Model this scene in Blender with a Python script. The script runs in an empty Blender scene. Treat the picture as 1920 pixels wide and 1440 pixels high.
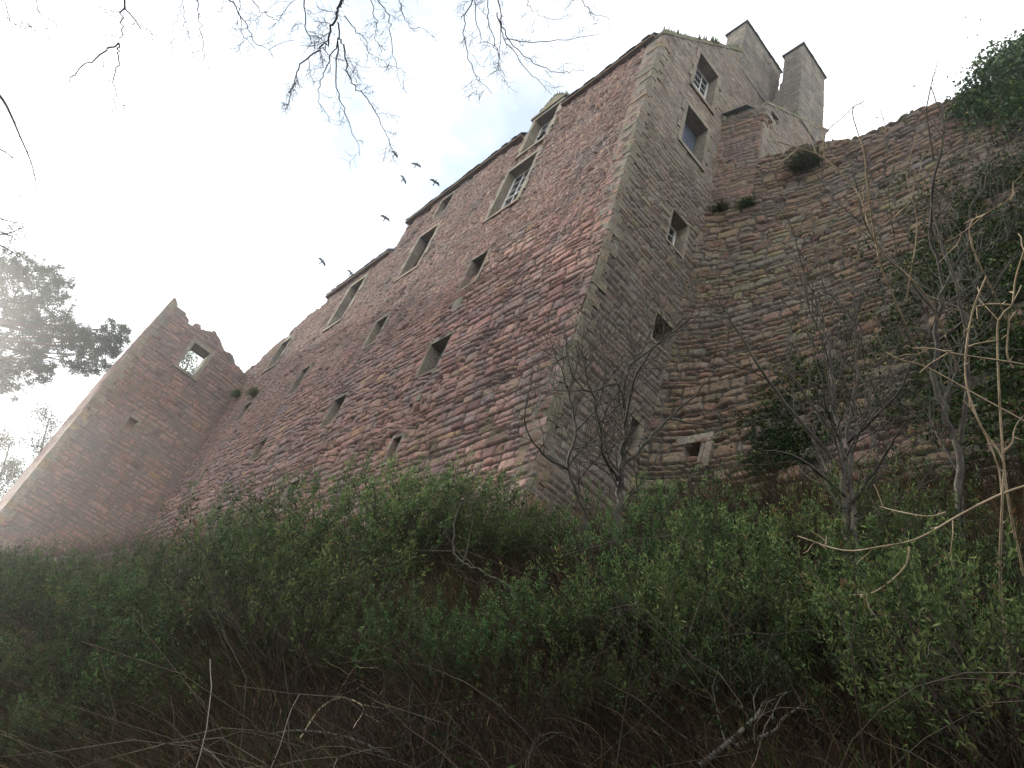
import bpy, math, random
import numpy as np
from mathutils import Matrix, Vector

# ------------------------------------------------------------------ camera, sky, sun, exposure
SC = bpy.context.scene
COL = SC.collection
random.seed(5)
F = 1371.72
R = np.array([[0.67913889, 0.6809814, 0.27392463],
              [-0.28992441, 0.59171543, -0.75220788],
              [-0.674325, 0.43143619, 0.59929009]])          # rows: right, down, forward


def ray(u, v):
    r = R.T @ np.array([(u - 960) / F, (v - 720) / F, 1.0])
    return r / np.linalg.norm(r)


def at(u, v, d):
    return ray(u, v) * d


cd = bpy.data.cameras.new('camera')
cd.sensor_width = 36
cd.lens = F / 1920 * 36
cd.clip_start = 0.05
cd.clip_end = 3000
cam = bpy.data.objects.new('camera', cd)
COL.objects.link(cam)
cam.matrix_world = Matrix(((R[0][0], -R[1][0], -R[2][0], 0), (R[0][1], -R[1][1], -R[2][1], 0),
                           (R[0][2], -R[1][2], -R[2][2], 0), (0, 0, 0, 1)))
SC.camera = cam
SUN_EL = math.radians(13.5)
SUN_DIR = Vector((-0.976, -0.215, 0)).normalized() * math.cos(SUN_EL) + Vector((0, 0, math.sin(SUN_EL)))
ld = bpy.data.lights.new('sun', 'SUN')
ld.energy = 5.0
ld.angle = math.radians(0.6)
ld.color = (1.0, 0.93, 0.82)
sun = bpy.data.objects.new('sun', ld)
COL.objects.link(sun)
sun.rotation_euler = SUN_DIR.to_track_quat('Z', 'Y').to_euler()
SC.view_settings.view_transform = 'Standard'
SC.view_settings.look = 'None'
SC.view_settings.gamma = 1
SC.view_settings.exposure = 0.55

W = bpy.data.worlds.new('World')
SC.world = W
W.use_nodes = True
nt = W.node_tree
for n in list(nt.nodes):
    nt.nodes.remove(n)


def N(t, kind, **kw):
    n = t.nodes.new(kind)
    for k, v in kw.items():
        if k.startswith('i_'):
            key = k[2:]
            key = int(key) if key.isdigit() else key.replace('_', ' ')
            n.inputs[key].default_value = v
        else:
            setattr(n, k, v)
    return n


wo = N(nt, 'ShaderNodeOutputWorld')
bg = N(nt, 'ShaderNodeBackground')
bg.inputs['Strength'].default_value = 0.12
sky = N(nt, 'ShaderNodeTexSky', sky_type='NISHITA', sun_disc=False)
sky.sun_elevation = SUN_EL
sky.sun_rotation = math.atan2(SUN_DIR.x, SUN_DIR.y)
tc = N(nt, 'ShaderNodeTexCoord')
noi = N(nt, 'ShaderNodeTexNoise', i_Scale=2.6, i_Detail=6.0, i_Roughness=0.55)
nt.links.new(tc.outputs['Generated'], noi.inputs['Vector'])
gapd = ray(700, 130)
dot = N(nt, 'ShaderNodeVectorMath', operation='DOT_PRODUCT')
dot.inputs[1].default_value = tuple(gapd)
nt.links.new(tc.outputs['Generated'], dot.inputs[0])
mr = N(nt, 'ShaderNodeMapRange', i_1=0.82, i_2=1.0, i_3=0.0, i_4=0.5)
nt.links.new(dot.outputs['Value'], mr.inputs[0])
sub = N(nt, 'ShaderNodeMath', operation='SUBTRACT')
nt.links.new(noi.outputs['Fac'], sub.inputs[0])
nt.links.new(mr.outputs[0], sub.inputs[1])
cl = N(nt, 'ShaderNodeMapRange', i_1=-0.04, i_2=0.28, i_3=0.24, i_4=1.0)
nt.links.new(sub.outputs[0], cl.inputs[0])
mix = N(nt, 'ShaderNodeMixRGB')
mix.inputs['Color2'].default_value = (12.6, 12.9, 13.3, 1)
nt.links.new(cl.outputs[0], mix.inputs['Fac'])
gain = N(nt, 'ShaderNodeVectorMath', operation='MULTIPLY')
gain.inputs[1].default_value = (1.75, 1.85, 1.75)
nt.links.new(sky.outputs[0], gain.inputs[0])
nt.links.new(gain.outputs[0], mix.inputs['Color1'])
nt.links.new(mix.outputs[0], bg.inputs['Color'])
nt.links.new(bg.outputs[0], wo.inputs['Surface'])

# ------------------------------------------------------------------ noise helpers
RT = np.random.RandomState(11)
TAB = RT.rand(512, 512)


def vn(x, y, s=0):
    x = np.asarray(x, float) + s * 37.17
    y = np.asarray(y, float) + s * 91.7
    xi = np.floor(x).astype(int)
    yi = np.floor(y).astype(int)
    fx = x - xi
    fy = y - yi
    fx = fx * fx * (3 - 2 * fx)
    fy = fy * fy * (3 - 2 * fy)
    a = TAB[xi & 511, yi & 511]
    b = TAB[(xi + 1) & 511, yi & 511]
    c = TAB[xi & 511, (yi + 1) & 511]
    d = TAB[(xi + 1) & 511, (yi + 1) & 511]
    return (a * (1 - fx) + b * fx) * (1 - fy) + (c * (1 - fx) + d * fx) * fy


def fbm(x, y, s=0, o=3):
    t = 0
    a = 0.5
    for k in range(o):
        t = t + a * vn(x * 2 ** k, y * 2 ** k, s + k * 3)
        a *= 0.5
    return t / (1 - 0.5 ** o)


def sm(a, b, x):
    t = np.clip((x - a) / (b - a), 0, 1)
    return t * t * (3 - 2 * t)


# ------------------------------------------------------------------ object helpers
def tag(o, label=None, cat=None, group=None, kind=None):
    if label:
        o['label'] = label
    if cat:
        o['category'] = cat
    if group:
        o['group'] = group
    if kind:
        o['kind'] = kind
    return o


def empty(name, loc, label=None, cat=None, group=None):
    o = bpy.data.objects.new(name, None)
    COL.objects.link(o)
    o.location = tuple(float(c) for c in loc)
    o.empty_display_size = 0.3
    return tag(o, label, cat, group)


def mesh(name, V, Fc, mat, parent=None, attrs=None, smooth=False):
    """V (n,3) world coordinates; Fc (m,4) or list of faces; vertices are stored relative to the parent's location."""
    V = np.asarray(V, float)
    off = np.array(world_loc(parent)) if parent else np.zeros(3)
    if parent is None:
        off = np.array([V[:, 0].mean(), V[:, 1].mean(), V[:, 2].min()])
    V = V - off
    me = bpy.data.meshes.new(name)
    if isinstance(Fc, np.ndarray):
        k = Fc.shape[1]
        me.vertices.add(len(V))
        me.vertices.foreach_set('co', V.astype(np.float32).ravel())
        me.loops.add(Fc.size)
        me.loops.foreach_set('vertex_index', Fc.astype(np.int32).ravel())
        me.polygons.add(len(Fc))
        me.polygons.foreach_set('loop_start', np.arange(0, Fc.size, k, dtype=np.int32))
        me.update(calc_edges=True)
    else:
        me.from_pydata(V.tolist(), [], Fc)
        me.update()
    if attrs:
        for an, av in attrs.items():
            a = me.attributes.new(an, 'FLOAT', 'POINT')
            a.data.foreach_set('value', np.asarray(av, np.float32).ravel())
    if smooth:
        me.polygons.foreach_set('use_smooth', np.ones(len(me.polygons), bool))
    me.materials.append(mat)
    o = bpy.data.objects.new(name, me)
    COL.objects.link(o)
    if parent:
        o.parent = parent
    else:
        o.location = off
    return o


def world_loc(o):
    p = np.zeros(3)
    while o is not None:
        p += np.array(o.location)
        o = o.parent
    return p


class MB:
    """collects simple shapes into one mesh"""

    def __init__(s):
        s.v = []
        s.f = []
        s.t = []

    def quadbox(s, P, tone=0.5):
        """P: 8 points, bottom ring 0-3, top ring 4-7"""
        b = len(s.v)
        s.v += [tuple(p) for p in P]
        s.t += [tone] * 8
        for q in ((0, 3, 2, 1), (4, 5, 6, 7), (0, 1, 5, 4), (1, 2, 6, 5), (2, 3, 7, 6), (3, 0, 4, 7)):
            s.f.append(tuple(b + i for i in q))

    def box(s, x0, x1, y0, y1, z0, z1, tone=0.5, jit=0.0):
        P = [(x0, y0, z0), (x1, y0, z0), (x1, y1, z0), (x0, y1, z0), (x0, y0, z1), (x1, y0, z1), (x1, y1, z1), (x0, y1, z1)]
        if jit:
            P = [tuple(c + random.uniform(-jit, jit) for c in p) for p in P]
        s.quadbox(P, tone)

    def mbox(s, M, a0, a1, z0, z1, d0, d1, tone=0.5, jit=0.0):
        """box on a wall: a along, z up, d outwards; M maps to the world"""
        P = [(a0, z0, d0), (a1, z0, d0), (a1, z0, d1), (a0, z0, d1), (a0, z1, d0), (a1, z1, d0), (a1, z1, d1), (a0, z1, d1)]
        if jit:
            P = [tuple(c + random.uniform(-jit, jit) for c in p) for p in P]
        s.quadbox([M(*p) for p in P], tone)

    def rock(s, c, r, tone=0.5, n=6):
        b = len(s.v)
        rings = 5
        for i in range(rings):
            th = math.pi * (i + 0.5) / rings
            for j in range(n):
                ph = 2 * math.pi * j / n
                k = 1 + random.uniform(-0.2, 0.2)
                s.v.append((c[0] + r[0] * k * math.sin(th) ** .6 * math.cos(ph), c[1] + r[1] * k * math.sin(th) ** .6 * math.sin(ph), c[2] + r[2] * k * math.cos(th)))
                s.t.append(tone)
        for i in range(rings - 1):
            for j in range(n):
                s.f.append((b + i * n + j, b + (i + 1) * n + j, b + (i + 1) * n + (j + 1) % n, b + i * n + (j + 1) % n))
        s.f.append(tuple(b + j for j in range(n)))
        s.f.append(tuple(b + (rings - 1) * n + j for j in reversed(range(n))))

    def build(s, name, mat, parent=None, smooth=False):
        return mesh(name, np.array(s.v), s.f, mat, parent, {'tone': s.t, 'joint': np.ones(len(s.t))}, smooth)


# ------------------------------------------------------------------ materials
def newmat(name):
    m = bpy.data.materials.new(name)
    m.use_nodes = True
    t = m.node_tree
    for n in list(t.nodes):
        t.nodes.remove(n)
    out = N(t, 'ShaderNodeOutputMaterial')
    return m, t, out


def ramp(t, stops, interp='LINEAR'):
    r = N(t, 'ShaderNodeValToRGB')
    r.color_ramp.interpolation = interp
    el = r.color_ramp.elements
    while len(el) < len(stops):
        el.new(0.5)
    for e, (p, c) in zip(el, stops):
        e.position = p
        e.color = (*c, 1)
    return r


def mixc(t, fac, c1, c2, mode='MIX'):
    m = N(t, 'ShaderNodeMixRGB', blend_type=mode)
    for sock, v in ((m.inputs['Fac'], fac), (m.inputs['Color1'], c1), (m.inputs['Color2'], c2)):
        if hasattr(v, 'is_output'):
            t.links.new(v, sock)
        elif isinstance(v, (int, float)):
            sock.default_value = v
        else:
            sock.default_value = (*v, 1)
    return m.outputs[0]


def noise(t, vec, scale, detail=4.0, rough=0.55, lo=0.4, hi=0.6):
    n = N(t, 'ShaderNodeTexNoise', i_Scale=scale, i_Detail=detail, i_Roughness=rough)
    t.links.new(vec, n.inputs['Vector'])
    r = N(t, 'ShaderNodeMapRange', i_1=lo, i_2=hi)
    t.links.new(n.outputs['Fac'], r.inputs[0])
    return r.outputs[0], n.outputs['Fac']


def mathn(t, op, a, b):
    m = N(t, 'ShaderNodeMath', operation=op)
    for i, v in enumerate((a, b)):
        if hasattr(v, 'is_output'):
            t.links.new(v, m.inputs[i])
        else:
            m.inputs[i].default_value = v
    return m.outputs[0]


def stone_mat(name, stops, grime=(0.14, 0.125, 0.125), moss=0.35, lichen=0.3, patch=((0.2, 0.13, 0.105), 0.5), mossz=None, bump=0.5,
              mortar=(0.13, 0.11, 0.095), mosscol=(0.07, 0.074, 0.03), offs=0.0, fine=1.0, harl_sun=None):
    m, t, out = newmat(name)
    geo = N(t, 'ShaderNodeNewGeometry')
    vec0 = geo.outputs['Position']
    vm = N(t, 'ShaderNodeVectorMath', operation='ADD')
    vm.inputs[1].default_value = (offs, offs * 1.7, -offs)
    t.links.new(vec0, vm.inputs[0])
    vec = vm.outputs[0]
    at1 = N(t, 'ShaderNodeAttribute', attribute_name='tone')
    at2 = N(t, 'ShaderNodeAttribute', attribute_name='joint')
    r = ramp(t, stops)
    t.links.new(at1.outputs['Fac'], r.inputs[0])
    c = r.outputs[0]
    big, bigraw = noise(t, vec, 0.33, 4, 0.6, 0.42, 0.6)
    c = mixc(t, mathn(t, 'MULTIPLY', big, patch[1]), c, patch[0])
    big2, _ = noise(t, vec, 0.7, 5, 0.65, 0.5, 0.66)
    c = mixc(t, mathn(t, 'MULTIPLY', big2, 0.65), c, grime)
    # long damp streaks
    mpn = N(t, 'ShaderNodeMapping')
    mpn.inputs['Scale'].default_value = (1.5, 1.5, 0.16)
    t.links.new(vec, mpn.inputs['Vector'])
    st_, _ = noise(t, mpn.outputs[0], 1.0, 5, 0.6, 0.5, 0.68)
    c = mixc(t, mathn(t, 'MULTIPLY', st_, 0.5), c, tuple(x * .5 for x in grime))
    # grain within the stones
    gr, graw = noise(t, vec, 14 * fine, 6, 0.7, 0.3, 0.7)
    g2 = ramp(t, [(0, (0.55, 0.55, 0.55)), (1, (1.35, 1.33, 1.3))])
    t.links.new(gr, g2.inputs[0])
    c = mixc(t, 1.0, c, g2.outputs[0], 'MULTIPLY')
    # lichen spots, moss
    l1, _ = noise(t, vec, 3.2, 6, 0.7, 0.57, 0.66)
    c = mixc(t, mathn(t, 'MULTIPLY', l1, lichen), c, (0.32, 0.33, 0.27))
    m1, _ = noise(t, vec, 1.6, 6, 0.65, 0.47, 0.64)
    mf = mathn(t, 'MULTIPLY', m1, moss)
    if mossz:
        sx = N(t, 'ShaderNodeSeparateXYZ')
        t.links.new(vec0, sx.inputs[0])
        mz = N(t, 'ShaderNodeMapRange', i_1=mossz[0], i_2=mossz[1], i_3=1.0, i_4=0.0)
        t.links.new(sx.outputs[2], mz.inputs[0])
        mf = mathn(t, 'MULTIPLY', m1, mathn(t, 'MAXIMUM', mz.outputs[0], moss))
    c = mixc(t, mf, c, mosscol)
    if harl_sun:
        # pale harling remains on the upper rubble; the front's also paints in raking sunlight
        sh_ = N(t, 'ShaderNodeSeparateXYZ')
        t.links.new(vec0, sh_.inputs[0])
        hz_ = N(t, 'ShaderNodeMapRange', i_1=harl_sun[0], i_2=harl_sun[1])
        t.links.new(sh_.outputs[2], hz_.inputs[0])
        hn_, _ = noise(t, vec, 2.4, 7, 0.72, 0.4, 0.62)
        c = mixc(t, mathn(t, 'MULTIPLY', mathn(t, 'MULTIPLY', hn_, hz_.outputs[0]), harl_sun[2]), c, (0.36, 0.315, 0.255))
    # mortar in the joints
    jr = N(t, 'ShaderNodeMapRange', i_1=0.25, i_2=0.85, i_3=0.9, i_4=0.0)
    t.links.new(at2.outputs['Fac'], jr.inputs[0])
    c = mixc(t, jr.outputs[0], c, mortar)
    p = N(t, 'ShaderNodeBsdfPrincipled', i_Roughness=0.93)
    p.inputs['Specular IOR Level'].default_value = 0.25
    t.links.new(c, p.inputs['Base Color'])
    b = N(t, 'ShaderNodeBump', i_Strength=bump, i_Distance=0.03)
    t.links.new(graw, b.inputs['Height'])
    t.links.new(b.outputs[0], p.inputs['Normal'])
    t.links.new(p.outputs[0], out.inputs[0])
    return m


PINK = [(0.0, (0.126, 0.072, 0.065)), (0.15, (0.227, 0.127, 0.112)), (0.32, (0.311, 0.175, 0.149)), (0.46, (0.269, 0.188, 0.164)), (0.58, (0.197, 0.152, 0.146)),
        (0.7, (0.286, 0.168, 0.143)), (0.82, (0.335, 0.209, 0.169)), (0.93, (0.239, 0.173, 0.132)), (1.0, (0.322, 0.199, 0.116))]
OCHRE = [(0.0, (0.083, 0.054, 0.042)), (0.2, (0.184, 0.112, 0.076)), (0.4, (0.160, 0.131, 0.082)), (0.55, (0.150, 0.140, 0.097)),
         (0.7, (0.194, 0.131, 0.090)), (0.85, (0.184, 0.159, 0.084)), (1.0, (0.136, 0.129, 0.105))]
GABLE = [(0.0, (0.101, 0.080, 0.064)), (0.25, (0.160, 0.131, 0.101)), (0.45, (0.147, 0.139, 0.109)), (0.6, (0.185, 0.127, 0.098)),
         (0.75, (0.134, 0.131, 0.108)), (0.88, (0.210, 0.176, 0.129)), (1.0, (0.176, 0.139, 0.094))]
DRESS = [(0.0, (0.172, 0.150, 0.120)), (0.35, (0.249, 0.219, 0.168)), (0.6, (0.224, 0.206, 0.172)), (0.75, (0.258, 0.185, 0.146)), (0.9, (0.310, 0.215, 0.103)), (1.0, (0.181, 0.181, 0.172))]
M_MAIN = stone_mat('red_rubble_stone', PINK, moss=0.1, mossz=(8.2, 11.5), lichen=0.3, patch=((0.26, 0.14, 0.108), 0.5), harl_sun=(16.0, 20.5, 0.42), mortar=(0.07, 0.055, 0.05))
M_GABLE = stone_mat('weathered_rubble_stone', GABLE, moss=0.36, lichen=0.7, patch=((0.2, 0.14, 0.115), 0.35), offs=13, harl_sun=(17, 24, 0.4))
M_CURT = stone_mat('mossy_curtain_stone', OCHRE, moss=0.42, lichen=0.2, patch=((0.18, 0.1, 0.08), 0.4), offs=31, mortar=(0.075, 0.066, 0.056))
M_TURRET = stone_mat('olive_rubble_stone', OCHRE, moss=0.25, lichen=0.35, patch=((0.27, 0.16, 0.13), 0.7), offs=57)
M_TOWER = stone_mat('ruined_tower_stone', PINK, moss=0.3, lichen=0.35, patch=((0.3, 0.165, 0.13), 0.7), offs=77)
M_QUOIN = stone_mat('mossy_quoin_stone', [(p, tuple(c * .8 for c in q)) for p, q in DRESS], moss=0.5, lichen=0.25, patch=((0.17, 0.16, 0.1), 0.5), offs=15, bump=0.3, mossz=(6, 24), mosscol=(0.06, 0.065, 0.033))
M_DRESS = stone_mat('dressed_sandstone', DRESS, moss=0.4, lichen=0.3, patch=((0.26, 0.23, 0.165), 0.4), offs=5, bump=0.3)
M_HARL = stone_mat('grey_harled_stone', [(0, (0.11, 0.105, 0.09)), (0.5, (0.19, 0.175, 0.145)), (1, (0.24, 0.215, 0.165))], moss=0.5, lichen=0.4, patch=((0.25, 0.21, 0.17), 0.5), offs=3)
M_MOSSY = stone_mat('mossy_coping', [(0, (0.13, 0.125, 0.08)), (1, (0.2, 0.185, 0.12))], moss=0.95, lichen=0.3, offs=9, mosscol=(0.11, 0.12, 0.04))


def plain(name, col, rough=0.8, var=0.3, scale=6.0, spec=0.3, metallic=0.0):
    m, t, out = newmat(name)
    geo = N(t, 'ShaderNodeNewGeometry')
    f, raw = noise(t, geo.outputs['Position'], scale, 5, 0.6, 0.3, 0.7)
    c = mixc(t, f, tuple(x * (1 - var) for x in col), tuple(min(1, x * (1 + var)) for x in col))
    p = N(t, 'ShaderNodeBsdfPrincipled', i_Roughness=rough, i_Metallic=metallic)
    p.inputs['Specular IOR Level'].default_value = spec
    t.links.new(c, p.inputs['Base Color'])
    t.links.new(p.outputs[0], out.inputs[0])
    return m


M_SLATE = plain('slate', (0.055, 0.056, 0.062), 0.7)
M_WOOD = plain('eaves_board', (0.13, 0.08, 0.05), 0.85)
M_PAINT = plain('white_paint', (0.72, 0.72, 0.68), 0.5, 0.12, 20)
M_LEAD = plain('dark_cames', (0.16, 0.17, 0.19), 0.6)
M_VOID = plain('interior_shade', (0.022, 0.019, 0.017), 0.95)  # near-black, standing in for the shade inside; also on the cores
M_GLASS = plain('window_glass', (0.02, 0.025, 0.035), 0.06, 0.2, 3, 1.0)
M_GLASSB = plain('reflection_tinted_glass', (0.13, 0.16, 0.22), 0.12, 0.3, 2, 1.0)  # grey-blue reflection put into the pane's own colour
M_BIRD = plain('black_feathers', (0.018, 0.019, 0.026), 0.6)
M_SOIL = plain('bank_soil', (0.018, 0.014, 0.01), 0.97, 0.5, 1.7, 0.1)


def leaf_mat(name, stops, trans=0.3, rough=0.7):
    m, t, out = newmat(name)
    a = N(t, 'ShaderNodeAttribute', attribute_name='tone')
    oi = N(t, 'ShaderNodeObjectInfo')
    r = ramp(t, stops)
    t.links.new(a.outputs['Fac'], r.inputs[0])
    hs = N(t, 'ShaderNodeHueSaturation')
    vr = N(t, 'ShaderNodeMapRange', i_3=0.6, i_4=1.6)
    hr = N(t, 'ShaderNodeMapRange', i_3=0.525, i_4=0.475)
    fr = N(t, 'ShaderNodeMath', operation='FRACT')
    ml = N(t, 'ShaderNodeMath', operation='MULTIPLY')
    ml.inputs[1].default_value = 7.31
    t.links.new(oi.outputs['Random'], ml.inputs[0])
    t.links.new(ml.outputs[0], fr.inputs[0])
    t.links.new(fr.outputs[0], hr.inputs[0])
    t.links.new(hr.outputs[0], hs.inputs['Hue'])
    t.links.new(oi.outputs['Random'], vr.inputs[0])
    t.links.new(vr.outputs[0], hs.inputs['Value'])
    t.links.new(r.outputs[0], hs.inputs['Color'])
    p = N(t, 'ShaderNodeBsdfPrincipled', i_Roughness=rough)
    p.inputs['Specular IOR Level'].default_value = 0.14
    t.links.new(hs.outputs[0], p.inputs['Base Color'])
    tr = N(t, 'ShaderNodeBsdfTranslucent')
    t.links.new(hs.outputs[0], tr.inputs[0])
    ms = N(t, 'ShaderNodeMixShader')
    ms.inputs[0].default_value = trans
    t.links.new(p.outputs[0], ms.inputs[1])
    t.links.new(tr.outputs[0], ms.inputs[2])
    t.links.new(ms.outputs[0], out.inputs[0])
    return m


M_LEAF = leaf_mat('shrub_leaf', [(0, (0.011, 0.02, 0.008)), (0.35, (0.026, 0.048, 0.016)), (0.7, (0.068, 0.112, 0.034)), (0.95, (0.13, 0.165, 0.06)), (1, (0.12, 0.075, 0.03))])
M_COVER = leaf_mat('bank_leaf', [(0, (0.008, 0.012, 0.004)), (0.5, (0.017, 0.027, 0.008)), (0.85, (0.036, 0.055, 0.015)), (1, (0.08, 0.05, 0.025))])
M_IVY = leaf_mat('ivy_leaf', [(0, (0.014, 0.03, 0.01)), (0.6, (0.03, 0.06, 0.016)), (0.93, (0.06, 0.1, 0.025)), (1, (0.16, 0.17, 0.04))], 0.2, 0.4)
M_NEEDLE = leaf_mat('pine_needle', [(0, (0.03, 0.062, 0.032)), (0.6, (0.058, 0.105, 0.055)), (1, (0.09, 0.14, 0.075))], 0.45)
M_GRASS = leaf_mat('dry_grass', [(0, (0.012, 0.009, 0.006)), (0.45, (0.034, 0.025, 0.015)), (0.75, (0.075, 0.054, 0.03)), (0.84, (0.17, 0.125, 0.07)), (0.87, (0.035, 0.055, 0.016)), (1, (0.05, 0.08, 0.022))], 0.2, 0.8)
M_TUFT = leaf_mat('wall_fern_leaf', [(0, (0.03, 0.045, 0.012)), (0.6, (0.06, 0.09, 0.02)), (1, (0.1, 0.12, 0.04))], 0.3)


def bark_mat(name, a, b, moss=0.3):
    m, t, out = newmat(name)
    geo = N(t, 'ShaderNodeNewGeometry')
    f, raw = noise(t, geo.outputs['Position'], 9.0, 5, 0.7, 0.35, 0.65)
    c = mixc(t, f, a, b)
    f2, _ = noise(t, geo.outputs['Position'], 2.2, 4, 0.6, 0.5, 0.6)
    c = mixc(t, mathn(t, 'MULTIPLY', f2, moss), c, (0.075, 0.085, 0.04))
    p = N(t, 'ShaderNodeBsdfPrincipled', i_Roughness=0.85)
    p.inputs['Specular IOR Level'].default_value = 0.3
    t.links.new(c, p.inputs['Base Color'])
    t.links.new(p.outputs[0], out.inputs[0])
    return m


M_BARK = bark_mat('grey_bark', (0.03, 0.027, 0.023), (0.1, 0.09, 0.075))
M_BARKD = bark_mat('dark_bark', (0.03, 0.027, 0.024), (0.075, 0.065, 0.052))
M_TWIGD = bark_mat('overhead_bark', (0.035, 0.032, 0.04), (0.07, 0.06, 0.06), 0.1)
M_STEM = bark_mat('pale_elder_stem', (0.16, 0.115, 0.07), (0.42, 0.33, 0.22), 0.25)
M_STEMB = bark_mat('brown_bramble_stem', (0.02, 0.014, 0.01), (0.065, 0.047, 0.032), 0.2)
M_PINEB = bark_mat('pine_bark', (0.04, 0.03, 0.024), (0.09, 0.06, 0.045), 0.1)


# ------------------------------------------------------------------ masonry walls
def courses(u, v, seed, hmin, hmax, lmin, lmax, wob=0.06, joint=0.03, split=0.2):
    rs = np.random.RandomState(seed)
    vv = v + wob * (vn(u * .7, v * .7, seed) - .5) * 2 + 0.014 * (vn(u * 3.7, v * 3.7, seed + 5) - .5) * 2
    uu = u + 0.05 * (vn(u * 2.9 + 7, v * 2.9, seed + 9) - .5) * 2
    lo = vv.min() - 1
    n = int((vv.max() - lo + 2) / hmin) + 4
    b = lo + np.cumsum(rs.uniform(hmin, hmax, n) * np.where(rs.rand(n) < .15, 0.6, 1.0))
    k = np.clip(np.searchsorted(b, vv) - 1, 0, n - 2)
    vl = vv - b[k]
    vh = b[k + 1] - vv
    u0 = uu.min() - 2
    span = uu.max() - u0 + 4
    m = int(span / lmin) + 3
    L = rs.uniform(lmin, lmax, (n, m))
    L[rs.rand(n, m) < .25] *= 0.5
    L[rs.rand(n, m) > .85] *= 1.5
    U = np.cumsum(L, axis=1) - rs.rand(n, 1) * lmax
    keys = (np.arange(n)[:, None] * 10000.0 + np.minimum(U, 9000)).ravel()
    i = np.searchsorted(keys, k * 10000.0 + (uu - u0)) - 1
    i = np.clip(i, 0, n * m - 2)
    ul = k * 10000.0 + (uu - u0) - keys[i]
    ur = keys[i + 1] - (k * 10000.0 + (uu - u0))
    ul = np.where(ul < 0, .5, np.minimum(ul, 5))
    ur = np.where((ur < 0) | (ur > 5), .5, ur)
    r = rs.rand(n * m)
    r2 = rs.rand(n * m)
    r3 = rs.rand(n * m)
    tone = r2[i].copy()
    off = r3[i].copy()
    hh = vl + vh
    sp = r[i] < split * np.clip(hh / .24, .5, 2) ** 2.5
    cut = hh * (0.38 + 0.25 * r3[i])
    lowr = vl < cut
    vl2 = np.where(sp & ~lowr, vl - cut, vl)
    vh2 = np.where(sp & lowr, cut - vl, vh)
    tone = np.where(sp & lowr, (tone * 7.3) % 1, tone)
    off = np.where(sp & lowr, (off * 5.1) % 1, off)
    tilt = (r[i] - .5)
    d = np.minimum(np.minimum(ul, ur), np.minimum(vl2, vh2)) - .006 + .012 * (vn(u * 9, v * 9, seed + 4) - .5)
    jj = joint * (0.6 + 0.8 * vn(u * 1.3, v * 1.3, seed + 2))
    prof = 1 - np.exp(-(np.maximum(d, 0) / (jj * .75)) ** 2)
    bul = np.sqrt(np.clip(vl2 / np.maximum(vl2 + vh2, .01) * (1 - vl2 / np.maximum(vl2 + vh2, .01)) * 4, 0, 1))
    h = prof * (0.8 + .8 * off) + 0.12 * prof * bul + prof * tilt * (ul - ur) * .8 + prof * (off * 7.7 % 1 - .5) * (vl2 - vh2) * .8
    return h, tone, prof


def grid_wall(name, us, vs, pos, mat, parent, hfun, holes=(), keep=None, cap=None, smooth=False):
    """us, vs 1-D arrays; pos(U,V,h) -> (...,3); holes rectangles in (u,v); keep(u,v) -> bool mask; cap: depth vector of a top/edge return"""
    U, V = np.meshgrid(us, vs, indexing='ij')
    h, tone, joint = hfun(U, V)
    P = pos(U, V, h)
    nu, nv = U.shape
    idx = np.arange(nu * nv).reshape(nu, nv)
    q = np.stack([idx[:-1, :-1], idx[1:, :-1], idx[1:, 1:], idx[:-1, 1:]], -1)
    uc = (U[:-1, :-1] + U[1:, 1:]) / 2
    vc = (V[:-1, :-1] + V[1:, 1:]) / 2
    ok = np.ones(uc.shape, bool)
    for (a0, a1, b0, b1) in holes:
        ok &= ~((uc > a0) & (uc < a1) & (vc > b0) & (vc < b1))
    if keep is not None:
        ok &= keep(uc, vc)
    Fq = q[ok]
    Pv = P.reshape(-1, 3)
    T = tone.ravel()
    J = joint.ravel()
    if cap is not None:
        # boundary edges get a return face of the wall's own thickness
        e = np.concatenate([Fq[:, [0, 1]], Fq[:, [1, 2]], Fq[:, [2, 3]], Fq[:, [3, 0]]])
        es = np.sort(e, 1)
        key = es[:, 0].astype(np.int64) * (nu * nv) + es[:, 1]
        uq, inv, cnt = np.unique(key, return_inverse=True, return_counts=True)
        be = e[cnt[inv] == 1]
        bv = np.unique(be)
        remap = np.full(len(Pv), -1)
        remap[bv] = len(Pv) + np.arange(len(bv))
        Pb = Pv[bv] + np.asarray(cap)
        Pv = np.vstack([Pv, Pb])
        T = np.r_[T, T[bv]]
        J = np.r_[J, J[bv]]
        Fq = np.vstack([Fq, np.stack([be[:, 1], be[:, 0], remap[be[:, 0]], remap[be[:, 1]]], 1)])
    used = np.unique(Fq)
    rm = np.full(len(Pv), -1)
    rm[used] = np.arange(len(used))
    return mesh(name, Pv[used], rm[Fq], mat, parent, {'tone': T[used], 'joint': J[used]}, smooth)


YW = 7.5                 # plane of the main front
XC = -10.245             # plane of the gable wall, at the top


def xg(z):
    return XC + 0.36 * np.clip((26.0 - z) / 12.0, 0, 1)


def M_front(a, z, d):
    return (a, YW - d, z)


def M_gab(a, z, d):
    return (float(xg(np.array(z))) + d, a, z)


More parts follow.
